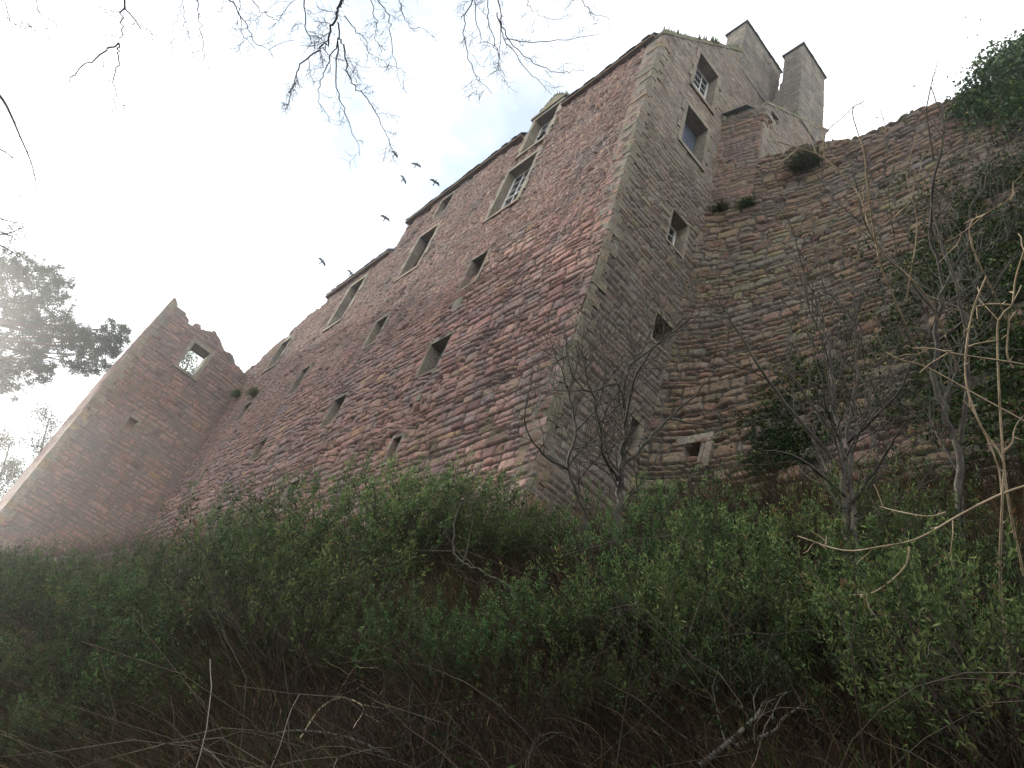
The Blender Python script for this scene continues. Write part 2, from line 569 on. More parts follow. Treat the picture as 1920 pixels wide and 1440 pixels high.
def front_h(U, V):
    h1, t1, j1 = courses(U, V, 3, 0.17, 0.40, 0.2, 0.6, 0.04, 0.03, 0.16)
    h2, t2, j2 = courses(U, V, 8, 0.1, 0.22, 0.12, 0.36, 0.12, 0.03, 0.15)
    # small-stoned rubble above, big courses below and towards the corner
    w = sm(15.2, 19.0, V + 2.2 * (fbm(U * .25, V * .25, 4) - .5) * 2 - 0.22 * (U + 10) * sm(-16, -24, U) * 0.4)
    er = fbm(U * 2.2, V * 2.2, 21) * fbm(U * .5, V * .5, 24)
    h = (h1 * .062) * (1 - w) + (h2 * .038) * w
    h += 0.045 * (fbm(U * 10.5, V * 11.5, 31, 3) - .5) * (0.6 + 1.0 * w) + 0.05 * (fbm(U * .6, V * .6, 40) - .5) - 0.09 * sm(.33, .5, er)
    return h, np.where(w > .5, t2, t1), j1 * (1 - w) + (0.35 + .65 * j2) * w


# windows of the front: x0, x1, z0, z1, kind
FRONT_WIN = [
    (-16.95, -15.55, 24.6, 27.2, 'dormer'), (-17.15, -15.55, 20.55, 23.6, 'sash'), (-22.75, -21.8, 24.65, 25.95, 'void'),
    (-22.95, -21.6, 20.6, 23.4, 'sashd'), (-28.75, -27.4, 20.4, 23.4, 'stone'), (-16.75, -15.9, 16.45, 18.0, 'half'),
    (-22.6, -21.75, 16.4, 17.85, 'half'), (-16.85, -15.8, 12.6, 14.0, 'grille'), (-28.6, -27.85, 16.15, 17.7, 'void'),
    (-22.5, -21.6, 12.45, 13.75, 'half'), (-34.6, -33.75, 16.6, 17.7, 'half'), (-28.45, -27.65, 12.6, 13.6, 'void'),
    (-34.4, -33.85, 12.55, 13.7, 'void'), (-22.4, -21.65, 9.0, 10.1, 'void'), (-28.4, -27.9, 9.2, 10.0, 'void'),
    (-16.42, -15.98, 9.3, 10.15, 'void'), (-35.1, -33.9, 20.3, 22.3, 'stone')]
GABLE_WIN = [(9.4, 10.58, 25.6, 28.0, 'sashw'), (9.38, 10.55, 21.85, 24.15, 'leaded'), (9.65, 10.38, 16.95, 18.4, 'sashs'),
             (9.8, 10.5, 13.1, 14.0, 'void'), (9.76, 10.05, 9.6, 10.45, 'void')]

house = empty('castle_house', (-18, 10, 6.0), 'tall red rubble castle range with gable wall, chimneys and rows of small windows', 'castle')


def eave_z(x):
    x = np.asarray(x, float)
    z = np.where(x > -25.6, 26.42, 24.25)
    ruin = 24.1 - 0.25 * (-31.7 - x) + 0.35 * (vn(x * 1.3, x * 0, 3) - .5)
    return np.where(x < -31.7, ruin, z)


# main front
us = [-10.22]
while us[-1] > -40.2:
    us.append(us[-1] - (0.026 + 0.0014 * (-10.22 - us[-1])))
us = np.array(us[::-1])
vs = np.arange(5.6, 26.45, 0.031)
hol = [(a - .07, b + .07, c - .06, d + .07) for a, b, c, d, k in FRONT_WIN]
hol[0] = (-17.02, -15.48, 24.55, 28)
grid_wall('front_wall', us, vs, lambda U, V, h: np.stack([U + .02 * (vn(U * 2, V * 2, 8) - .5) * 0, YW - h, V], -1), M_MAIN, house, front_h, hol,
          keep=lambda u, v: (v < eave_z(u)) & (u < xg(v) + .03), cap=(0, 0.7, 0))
# lower strip where the batter widens the front
us2 = np.linspace(-10.25, -9.82, 16)
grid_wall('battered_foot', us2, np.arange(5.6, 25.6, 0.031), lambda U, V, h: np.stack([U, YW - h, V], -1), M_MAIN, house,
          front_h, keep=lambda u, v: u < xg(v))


def gable_h(U, V):
    h1, t1, j1 = courses(U + 40, V, 14, 0.17, 0.33, 0.22, 0.62, 0.06, 0.028, 0.15)
    w = sm(18.5, 22.5, V + 2 * (fbm(U * .4, V * .4, 61) - .5) * 2)
    h = h1 * (.042 - .022 * w) + 0.04 * (fbm(U * 5.5, V * 7, 64) - .5) + 0.05 * (fbm(U * .6, V * .6, 66) - .5)
    return h, t1, j1 * (1 - .4 * w) + .4 * w


def gable_top(y):
    return 26.45 + (5.62 - np.abs(y - 13.1)) / 5.62 * 7.4


ug = np.arange(7.46, 15.2, 0.028)
vg = np.arange(5.6, 33.9, 0.032)
hg = [(a - .07, b + .07, c - .06, d + .07) for a, b, c, d, k in GABLE_WIN]
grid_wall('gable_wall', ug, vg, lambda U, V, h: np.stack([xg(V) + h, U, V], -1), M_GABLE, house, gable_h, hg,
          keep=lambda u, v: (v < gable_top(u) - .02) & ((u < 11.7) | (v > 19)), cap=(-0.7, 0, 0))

# quoins of the corner
qb = MB()
z = 4.7
i = 0
rq = random.Random(3)
while z < 26.35:
    hh = rq.uniform(.26, .42) if z < 15 else rq.uniform(.22, .34)
    a, b = (rq.uniform(.32, .62), rq.uniform(.13, .2)) if i % 2 else (rq.uniform(.12, .18), rq.uniform(.3, .5))
    x = float(xg(np.array(z)))
    p = 0.052 + rq.uniform(-.012, .016)
    g = rq.uniform(.008, .02)
    t = rq.random()
    z1 = min(z + hh, 26.4) - g
    c = 0.05
    # a block with its outer arris worn off
    pts = [(x - a, YW - p), (x + p - c, YW - p), (x + p, YW - p + c), (x + p, YW + b), (x - a, YW + b)]
    n0 = len(qb.v)
    for zz in (z, z1):
        for (xx, yy) in pts:
            qb.v.append((xx + rq.uniform(-.008, .008), yy + rq.uniform(-.008, .008), zz + rq.uniform(-.006, .006)))
            qb.t.append(t)
    for k in range(5):
        qb.f.append((n0 + k, n0 + (k + 1) % 5, n0 + 5 + (k + 1) % 5, n0 + 5 + k))
    qb.f.append(tuple(n0 + k for k in (4, 3, 2, 1, 0)))
    qb.f.append(tuple(n0 + 5 + k for k in range(5)))
    z += hh
    i += 1
qb.build('corner_quoins', M_QUOIN, house)


def window(parent, M, a0, a1, z0, z1, kind, depth=0.42, name='window'):
    rw = random.Random(int(a0 * 100 + z0 * 10))
    big = kind in ('sash', 'sashd', 'stone', 'sashw', 'leaded', 'dormer')
    sw = 0.19 if big else 0.1
    mb = MB()
    pr = 0.06 if big else 0.045
    for side in (0, 1):
        z = z0
        k = 0
        while z < z1 - .02:
            hh = min(rw.uniform(.35, .75) if big else rw.uniform(.3, .6), z1 - z)
            if z1 - (z + hh) < .15:
                hh = z1 - z
            w = sw * (1.5 if k % 2 else .9) * rw.uniform(.9, 1.15)
            aa, bb = (a0 - w, a0) if side == 0 else (a1, a1 + w)
            mb.mbox(M, aa, bb, z, z + hh - .008, -depth, pr + rw.uniform(-.01, .012), rw.random() * .8, .004)
            z += hh
            k += 1
    lw = 0.22 if big else 0.15
    mb.mbox(M, a0 - sw * 1.1, a1 + sw * 1.1, z1 + .004, z1 + lw, -depth, pr + .006, rw.random() * .8, .006)
    mb.mbox(M, a0 - sw * .8, a1 + sw * .8, z0 - (.16 if big else .1), z0 - .004, -depth, pr + (.03 if big else .012), rw.random() * .8, .006)
    w = mb.build(name, M_DRESS, parent)
    B = MB()
    if kind == 'stone':
        B.mbox(M, a0 + .002, a1 - .002, z0 + .002, z1 - .002, -depth, -depth + .12, .3)
        B.build('infill', M_DRESS, w)
        return w
    if kind in ('void', 'half', 'grille'):
        B.mbox(M, a0 + .002, a1 - .002, z0 + .002, z1 - .002, -depth - .05, -depth + .02, .3)
        B.build('shade_panel', M_VOID, w)  # dark panel standing in for the unlit room behind
        if kind == 'half':
            B = MB()
            zt = z0 + (z1 - z0) * .55
            zc = z0 + .002
            k = 0
            while zc < zt:
                B.mbox(M, a0 + .002, a1 - .002, zc, zc + .17, -depth + .03, -depth + .2 + rw.uniform(0, .05), rw.random(), .006)
                zc += .18
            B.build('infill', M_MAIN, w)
        if kind == 'grille':
            B = MB()
            for k in range(1, 4):
                x = a0 + (a1 - a0) * k / 4
                B.mbox(M, x - .015, x + .015, z0, z1, -depth + .1, -depth + .13)
            for k in range(1, 4):
                x = z0 + (z1 - z0) * k / 4
                B.mbox(M, a0, a1, x - .012, x + .012, -depth + .13, -depth + .15)
            B.build('grille', M_LEAD, w)
        return w
    d0 = -depth + .08
    G = MB()
    G.mbox(M, a0 + .004, a1 - .004, z0 + .004, z1 - .004, d0 - .03, d0)
    G.build('pane', M_GLASSB if kind == 'leaded' else M_GLASS, w)
    S = MB()
    fr = .05
    if kind == 'leaded':
        for k in range(1, 17):
            z = z0 + (z1 - z0) * k / 17
            S.mbox(M, a0 + .01, a1 - .01, z - .008, z + .008, d0 + .002, d0 + .016)
        S.mbox(M, a0 + .004, a1 - .004, z0 + .004, z0 + .14, d0 + .004, d0 + .1)
        S.build('bars', M_LEAD, w)
        return w
    S.mbox(M, a0 + .004, a0 + fr + .01, z0 + .004, z1 - .004, d0 + .002, d0 + .06)
    S.mbox(M, a1 - fr - .01, a1 - .004, z0 + .004, z1 - .004, d0 + .002, d0 + .06)
    S.mbox(M, a0 + fr + .012, a1 - fr - .012, z0 + .004, z0 + .08, d0 + .002, d0 + .058)
    S.mbox(M, a0 + fr + .012, a1 - fr - .012, z1 - .06, z1 - .004, d0 + .002, d0 + .058)
    zm = (z0 + z1) / 2
    S.mbox(M, a0 + fr + .012, a1 - fr - .012, zm - .03, zm + .03, d0 + .002, d0 + .055)
    nx, nz = (3, 6) if kind != 'sashs' else (2, 4)
    for k in range(1, nx):
        x = a0 + (a1 - a0) * k / nx
        S.mbox(M, x - .014, x + .014, z0 + .08, z1 - .06, d0 + .002, d0 + .035)
    for k in range(1, nz):
        z = z0 + (z1 - z0) * k / nz
        if abs(z - zm) > .05:
            S.mbox(M, a0 + fr + .012, a1 - fr - .012, z - .013, z + .013, d0 + .002, d0 + .031)
    S.build('sash', M_PAINT if kind != 'sashd' else M_WOOD, w)
    return w


for (a0, a1, z0, z1, k) in FRONT_WIN:
    if k == 'dormer':
        w = window(house, M_front, a0, a1, z0, z1, k, .45, 'dormer_window')
        P = MB()
        # cheeks, mossy lintel slab and pediment above the eaves
        P.box(a0 - .3, a0 - .215, YW - .02, YW + 1.4, 26.45, 27.3, .4, .01)
        P.box(a1 + .215, a1 + .3, YW - .02, YW + 1.4, 26.45, 27.3, .4, .01)
        P.box(a0 - .34, a1 + .34, YW - .12, YW + 1.5, 27.44, 27.6, .5, .012)
        n0 = len(P.v)
        for yy in (YW - .06, YW + 1.5):
            for (xx, zz) in ((a0 - .3, 27.61), (a1 + .3, 27.61), ((a0 + a1) / 2 + .12, 28.55), ((a0 + a1) / 2 - .12, 28.55)):
                P.v.append((xx, yy, zz))
                P.t.append(.5)
        for q in ((0, 1, 2, 3), (7, 6, 5, 4), (0, 4, 5, 1), (1, 5, 6, 2), (2, 6, 7, 3), (3, 7, 4, 0)):
            P.f.append(tuple(n0 + i for i in q))
        P.build('dormer_head', M_MOSSY, house)
    else:
        window(house, M_front, a0, a1, z0, z1, k)
for (a0, a1, z0, z1, k) in GABLE_WIN:
    window(house, M_gab, a0, a1, z0, z1, k, .5)
# two grey stone patches let into the front
for (a0, a1, z0, z1) in ((-16.6, -16.13, 15.3, 15.87), (-16.4, -15.95, 11.4, 11.85)):
    pb = MB()
    pb.mbox(M_front, a0, a1, z0, z1, -.2, .07, .98, .012)
    pb.build('blocked_slit', M_DRESS, house)


# roofs with ragged slate edges
def roof(x0, x1, ze, parent, name='roof', run=5.6, rise=7.4, over=0.26):
    B = MB()
    x = x0
    rr = random.Random(int(x0 * 7))
    k = rise / run
    while x < x1 - .01:
        w = min(rr.uniform(.22, .38), x1 - x)
        o = over + rr.uniform(-.03, .03)
        t = .035
        za = ze + .1
        y0 = YW - o
        z0 = za - o * k * .35
        B.quadbox([(x, y0, z0), (x + w - .006, y0, z0), (x + w - .006, YW + run, za + rise), (x, YW + run, za + rise),
                   (x, y0, z0 + t), (x + w - .006, y0, z0 + t), (x + w - .006, YW + run - .03, za + rise + t + .02), (x, YW + run - .03, za + rise + t + .02)])
        x += w
    r = B.build(name, M_SLATE, parent)
    B = MB()
    B.box(x0 + .03, x1 - .03, YW - over + .05, YW - .003, ze - .14, ze - .02, .5, .01)
    B.build('eaves_board', M_WOOD, r)
    return r


for (xa, xb) in ((-25.75, -17.35), (-15.1, -10.5)):
    roof(xa, xb, 26.42, house)
roof(-31.75, -25.8, 24.25, house, rise=5.5, run=5.4)
# unseen dark boxes behind the fronts, added to stop light leaking through
sh = MB()
sh.box(-25.6, -11.05, YW + .72, 18.6, 4.5, 26.2)
sh.box(-31.7, -25.62, YW + .72, 18.6, 4.5, 24.0)
sh.box(-40.0, -31.72, YW + .72, 8.9, 4.5, 21.6)
sh.quadbox([(-25.6, YW + .3, 26.25), (-11.05, YW + .3, 26.25), (-11.05, 13.1, 33.5), (-25.6, 13.1, 33.5),
            (-25.6, 18.5, 26.25), (-11.05, 18.5, 26.25), (-11.05, 13.3, 33.5), (-25.6, 13.3, 33.5)])
sh.build('light_block_core', M_VOID, house)
# west end of the higher roof
eb = MB()
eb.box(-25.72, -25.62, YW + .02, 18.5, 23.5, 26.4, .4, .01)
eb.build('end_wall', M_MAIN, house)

# skew coping of the gable, mossy
sk = MB()
y = 7.42
rs_ = random.Random(8)
while y < 11.7:
    l = rs_.uniform(.45, .75)
    y1 = min(y + l, 11.72)
    za, zb = float(gable_top(y)), float(gable_top(y1 - .012))
    p = rs_.uniform(.05, .085)
    sk.quadbox([(XC - .6, y, za - .16), (XC + p, y, za - .16), (XC + p, y1 - .012, zb - .16), (XC - .6, y1 - .012, zb - .16),
                (XC - .6, y, za + .1), (XC + p, y, za + .1), (XC + p, y1 - .012, zb + .1), (XC - .6, y1 - .012, zb + .1)], rs_.random())
    y = y1
sk.build('skew_coping', M_MOSSY, house)


def stack(name, x0, x1, y0, y1, z0, z1, mat, seed):
    """chimney stack of coursed stones on its four faces with a thin cope"""
    root = None
    ua = np.arange(0, 2 * (x1 - x0 + y1 - y0), .045)
    va = np.arange(z0, z1, .045)
    W_, D_ = x1 - x0, y1 - y0
    per = 2 * (W_ + D_)
    ua = np.unique(np.r_[ua, 0, W_, W_ + D_, 2 * W_ + D_, per])

    def pos(U, V, h):
        h = h * .7
        X = np.select([U <= W_, U <= W_ + D_, U <= 2 * W_ + D_], [x0 + U, x1 + 0 * U, x1 - (U - W_ - D_)], x0 + 0 * U)
        Y = np.select([U <= W_, U <= W_ + D_, U <= 2 * W_ + D_], [y0 + 0 * U, y0 + (U - W_), y1 + 0 * U], y1 - (U - 2 * W_ - D_))
        nx = np.select([U <= W_, U <= W_ + D_, U <= 2 * W_ + D_], [0 * U, 0 * U + 1, 0 * U], 0 * U - 1)
        ny = np.select([U <= W_, U <= W_ + D_, U <= 2 * W_ + D_], [0 * U - 1, 0 * U, 0 * U + 1], 0 * U)
        return np.stack([X + nx * h, Y + ny * h, V], -1)

    def hf(U, V):
        h, t, j = courses(U, V, seed, .2, .34, .3, .7, .03, .02, .1)
        return h * .034 + .035 * (fbm(U * 6, V * 6, seed) - .5), t, .15 + .85 * j
    c = grid_wall(name, ua, va, pos, mat, house, hf)
    B = MB()
    o = .1
    for k in range(9):
        ya = y0 - o + (D_ + 2 * o) * k / 9
        yb = y0 - o + (D_ + 2 * o) * (k + 1) / 9
        B.box(x0 - o, x1 + o, ya, yb - .006, z1 - .01, z1 + .09 + random.uniform(-.02, .02), .4, .012)
    B.build('chimney_cope', M_SLATE, c)
    return c


stack('chimney', XC - .93, XC + .02, 11.69, 14.52, 30.6, 34.55, M_HARL, 41)
TX = -8.74
stack('chimney', TX - .84, TX + .02, 13.85, 15.72, 28.2, 34.15, M_HARL, 43)
stp = MB()
for k, zt in enumerate((31.9, 31.35, 30.8, 30.3)):
    stp.box(TX - .84 - .14 * (k + 1), TX - .845 - .14 * k, 13.86, 15.7, 28.5, zt, random.random(), .008)
stp.build('crow_steps', M_HARL, house)

# stair turret in the angle
CX = np.array([-10.6, -10.25, -9.6, -9.0, -8.2, -7.0, -6.0, -4.0, 6.0])
CZ = np.array([2.0, 15.55, 18.54, 20.35, 20.47, 26.2])
CY = np.array([[9.3, 9.6, 9.85, 9.95, 9.95, 9.85, 9.8, 9.75, 9.6],
               [10.45, 10.65, 11.03, 11.26, 11.41, 11.57, 11.62, 11.65, 11.5],
               [10.7, 10.91, 11.31, 11.5, 11.75, 12.0, 12.09, 12.1, 12.0],
               [10.85, 11.03, 11.42, 11.6, 11.88, 12.2, 12.3, 12.35, 12.2],
               [11.2, 11.25, 11.45, 11.62, 11.9, 12.2, 12.3, 12.35, 12.2],
               [11.25, 11.3, 11.5, 11.65, 11.95, 12.25, 12.35, 12.4, 12.3]])


def curt_y(x, z):
    i = np.clip(np.searchsorted(CX, x) - 1, 0, len(CX) - 2)
    j = np.clip(np.searchsorted(CZ, z) - 1, 0, len(CZ) - 2)
    fx = (x - CX[i]) / (CX[i + 1] - CX[i])
    fz = (z - CZ[j]) / (CZ[j + 1] - CZ[j])
    return (CY[j, i] * (1 - fx) + CY[j, i + 1] * fx) * (1 - fz) + (CY[j + 1, i] * (1 - fx) + CY[j + 1, i + 1] * fx) * fz


def curt_h(U, V):
    h1, t1, j1 = courses(U + 90, V, 23, 0.16, 0.42, 0.24, 0.7, 0.04, 0.036, 0.16)
    er = fbm(U * 1.8, V * 2.2, 71)
    low = sm(15, 10, V)
    h = h1 * (.06 + .03 * low) + (0.05 + .03 * low) * (fbm(U * 10, V * 11, 74) - .5) + 0.07 * (fbm(U * .8, V * 1.1, 76) - .5) - .07 * sm(.6, .74, er)
    return h, t1, j1


def curt_pos(U, V, h):
    y = curt_y(U, V)
    dy = (curt_y(U + .05, V) - curt_y(U - .05, V)) / .1
    nx, ny = dy, -np.ones_like(dy)
    l = np.sqrt(nx * nx + ny * ny)
    return np.stack([U + nx / l * h, y + ny / l * h, V], -1)


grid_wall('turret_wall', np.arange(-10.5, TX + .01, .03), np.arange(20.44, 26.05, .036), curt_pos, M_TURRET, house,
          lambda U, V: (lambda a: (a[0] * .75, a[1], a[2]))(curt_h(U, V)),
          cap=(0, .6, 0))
# its harled side and lean-to roof
us_ = np.arange(11.5, 16.0, .045)


def side_h(U, V):
    h, t, j = courses(U + 7, V, 29, .18, .3, .25, .6, .05, .025, .15)
    return h * .03 + .05 * (fbm(U * 6, V * 6, 5) - .5), t, .3 + .7 * j


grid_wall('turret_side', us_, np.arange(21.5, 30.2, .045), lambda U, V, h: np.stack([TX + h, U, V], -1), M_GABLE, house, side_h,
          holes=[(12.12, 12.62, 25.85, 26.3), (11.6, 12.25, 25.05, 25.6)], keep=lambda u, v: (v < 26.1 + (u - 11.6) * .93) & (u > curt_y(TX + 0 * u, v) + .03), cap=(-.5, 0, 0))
tb = MB()
tb.quadbox([(-10.2, 11.15, 26.06), (TX - .5, 11.35, 26.06), (TX - .5, 15.9, 30.2), (-10.2, 15.9, 30.2),
            (-10.2, 11.14, 26.11), (TX - .5, 11.34, 26.11), (TX - .5, 15.89, 30.25), (-10.2, 15.89, 30.25)])
tb.build('turret_roof', M_SLATE, house)
tb = MB()
yy = 11.75
while yy < 15.9:
    l = random.uniform(.4, .7)
    z0_, z1_ = 26.12 + (yy - 11.6) * .93, 26.12 + (yy + l - .02 - 11.6) * .93
    tb.quadbox([(TX - .48, yy, z0_ - .08), (TX + .06, yy, z0_ - .08), (TX + .06, yy + l - .02, z1_ - .08), (TX - .48, yy + l - .02, z1_ - .08),
                (TX - .48, yy, z0_ + .07), (TX + .06, yy, z0_ + .07), (TX + .06, yy + l - .02, z1_ + .07), (TX - .48, yy + l - .02, z1_ + .07)], random.random())
    yy += l
tb.build('turret_coping', M_MOSSY, house)
tb = MB()
for (y, z, r) in ((11.85, 25.1, .15), (12.0, 25.35, .13), (11.8, 25.5, .12), (12.15, 25.2, .12), (12.45, 25.95, .13), (11.95, 24.95, .12)):
    tb = MB()
    tb.rock((TX - .05, y, z), (r, r * 1.3, r * .75), random.random())
    tb.build('loose_stone', M_TURRET, house)
tb = MB()
tb.box(-10.15, TX - .53, 11.95, 15.8, 20.5, 26.0)
tb.build('turret_core', M_VOID, house)


# curtain wall with the swept foot that runs into the gable
def curt_top(x):
    return np.interp(x, [-8.8, -8.1, -7.0, -5.9, -4.3, -2.2, 6], [22.5, 22.6, 22.6, 22.0, 21.75, 21.1, 20.4]) + .3 * (vn(x * 2.3, x * 0 + 3, 9) - .5) + .12 * (vn(x * 7, x * 0 + 3, 19) - .5)


niche = (-8.95, -8.5, 9.55, 9.95)
curtain = empty('curtain_wall', (-5, 11, 6.5), 'rough mossy rubble curtain wall curving into the foot of the gable', 'wall')
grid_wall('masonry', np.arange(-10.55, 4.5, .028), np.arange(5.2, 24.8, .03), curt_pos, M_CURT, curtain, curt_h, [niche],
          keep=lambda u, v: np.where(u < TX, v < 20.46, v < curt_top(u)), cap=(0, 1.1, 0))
cbk = MB()
cbk.box(-8.6, 5.5, 13.32, 13.5, 4, 20.5)
cbk.box(-8.6, 5.5, 12.75, 13.3, 4, 20.3)
cbk.build('wall_core', M_VOID, curtain)
nb = MB()


def M_cur(a, z, d):
    return (a, float(curt_y(np.array(a), np.array(z))) - d, z)


nb.mbox(M_cur, -9.15, -8.25, 9.97, 10.2, -.3, .1, .3, .012)
nb.mbox(M_cur, -8.5, -8.22, 9.2, 9.95, -.3, .1, .95, .012)
nb.mbox(M_cur, -9.1, -8.95, 9.3, 9.95, -.3, .06, .2, .012)
nw = nb.build('niche', M_DRESS, curtain)
nb = MB()
nb.mbox(M_cur, -8.97, -8.48, 9.5, 9.98, -.36, -.3, .2)
nb.build('shade_panel', M_VOID, nw)  # dark sheet standing in for the shade inside the niche

# ------------------------------------------------------------------ ruined tower at the far end
TWX = -38.18
tower = empty('ruined_tower', (-40, 4.5, 6.5), 'roofless ruined tower with an empty window opening at its broken top', 'tower')


def tow_h(U, V):
    h, t, j = courses(U + 160, V, 33, .18, .38, .25, .8, .07, .035, .3)
    return h * .03 + .05 * (fbm(U * 4, V * 5, 81) - .5), t, j


def tow_top(y):
    return np.interp(y, [1.5, 2.0, 3.0, 4.0, 4.6, 5.4, 7.6], [22.3, 22.35, 22.0, 21.75, 22.0, 21.75, 21.2]) + .4 * (vn(y * 2.2, y * 0, 4) - .5) + .3 * (vn(np.floor(y * 3.1) * .77, y * 0, 14) - .5)


TW = [(4.12, 5.1, 19.25, 20.95), (3.75, 4.2, 14.75, 15.5)]
grid_wall('masonry', np.arange(1.88, 8.4, .05), np.arange(4.5, 22.7, .055), lambda U, V, h: np.stack([TWX + h, U, V], -1), M_TOWER, tower, tow_h,
          [(a - .06, b + .06, c - .06, d + .06) for a, b, c, d in TW], keep=lambda u, v: v < tow_top(u), cap=(-1.0, 0, 0))
grid_wall('side_masonry', np.arange(0, 7, .06), np.arange(4.5, 22.7, .055), lambda U, V, h: np.stack([TWX - .0 - U, 1.9 - h, V], -1), M_TOWER, tower, tow_h,
          keep=lambda u, v: v < 22.3 - .5 * u + .5 * (vn(u * 1.5, u * 0, 7) - .5), cap=(0, 1.0, 0))
bk = MB()
for (y0, y1, z0, z1) in ((1.95, 4.05, 4.5, 21.3), (5.17, 8.3, 4.5, 20.8), (4.05, 5.17, 4.5, 19.15), (4.05, 5.17, 21.05, 21.3)):
    bk.box(TWX - 1.02, TWX - .3, y0, y1, z0, z1, random.random())
bk.build('inner_face', M_TOWER, tower)


def M_tow(a, z, d):
    return (TWX + d, a, z)


mb = MB()
a0, a1, z0, z1 = TW[0]
mb.mbox(M_tow, a0 - .2, a0, z0, z1, -.95, .06, .3, .01)
mb.mbox(M_tow, a1, a1 + .18, z0, z1, -.95, .06, .5, .01)
mb.mbox(M_tow, a0 - .2, a1 + .2, z1, z1 + .22, -.95, .06, .4, .01)
mb.mbox(M_tow, a0 - .25, a1 + .25, z0 - .16, z0 - .003, -.95, .1, .6, .01)
mb.build('window_surround', M_DRESS, tower)
window(tower, M_tow, *TW[1], 'void', .4)
# corner stones of the tower
mb = MB()
z = 4.6
i = 0
while z < 22.0:
    hh = random.uniform(.32, .45)
    a, b = (.5, .3) if i % 2 else (.3, .5)
    mb.box(TWX - b, TWX + .05 + random.uniform(-.01, .02), 1.85 + random.uniform(-.015, .015), 1.9 + a, z, z + hh - .012, random.random(), .008)
    z += hh
    i += 1
mb.build('corner_quoins', M_DRESS, tower)


# ------------------------------------------------------------------ the bank
def gz(x, y):
    x = np.asarray(x, float)
    y = np.asarray(y, float)
    s = y + 0.18 * np.clip(-x, -12, 42)
    t = np.clip(s - .8, -30, 60)
    z = -1.6 + 0.95 * np.maximum(t, 0) + np.minimum(t, 0) * .12
    top = 6.4 + .035 * np.clip(-x - 10, 0, 40)
    z = np.where(z > top - 1, top - 1 + (1 - np.exp(-(z - top + 1))) * 1.0, z)
    return z + .9 * (fbm(x * .42, y * .42, 90) - .5) * sm(.5, 3, s) + .12 * (fbm(x * 1.7, y * 1.7, 93) - .5)


gx = np.unique(np.r_[np.linspace(-400, -60, 20), np.linspace(-60, -16, 90), np.linspace(-16, 8, 130), np.linspace(8, 60, 40), np.linspace(60, 400, 16)])
gy = np.unique(np.r_[np.linspace(-400, -40, 16), np.linspace(-40, -4, 40), np.linspace(-4, 14, 110), np.linspace(14, 60, 20), np.linspace(60, 400, 12)])
GX, GY = np.meshgrid(gx, gy, indexing='ij')
idx = np.arange(GX.size).reshape(GX.shape)
gf = np.stack([idx[:-1, :-1], idx[1:, :-1], idx[1:, 1:], idx[:-1, 1:]], -1).reshape(-1, 4)
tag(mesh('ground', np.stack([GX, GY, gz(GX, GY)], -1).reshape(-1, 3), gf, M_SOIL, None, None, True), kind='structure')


def hit(u, v, h=0.0):
    """where the sight line through a point of the photograph meets the bank, raised by h"""
    r = ray(u, v)
    for d in np.arange(1.5, 60, .05):
        p = r * d
        if p[2] < gz(p[0], p[1]) + h:
            return np.array([p[0], p[1], float(gz(p[0], p[1]))])
    p = r * 30
    return np.array([p[0], p[1], float(gz(p[0], p[1]))])


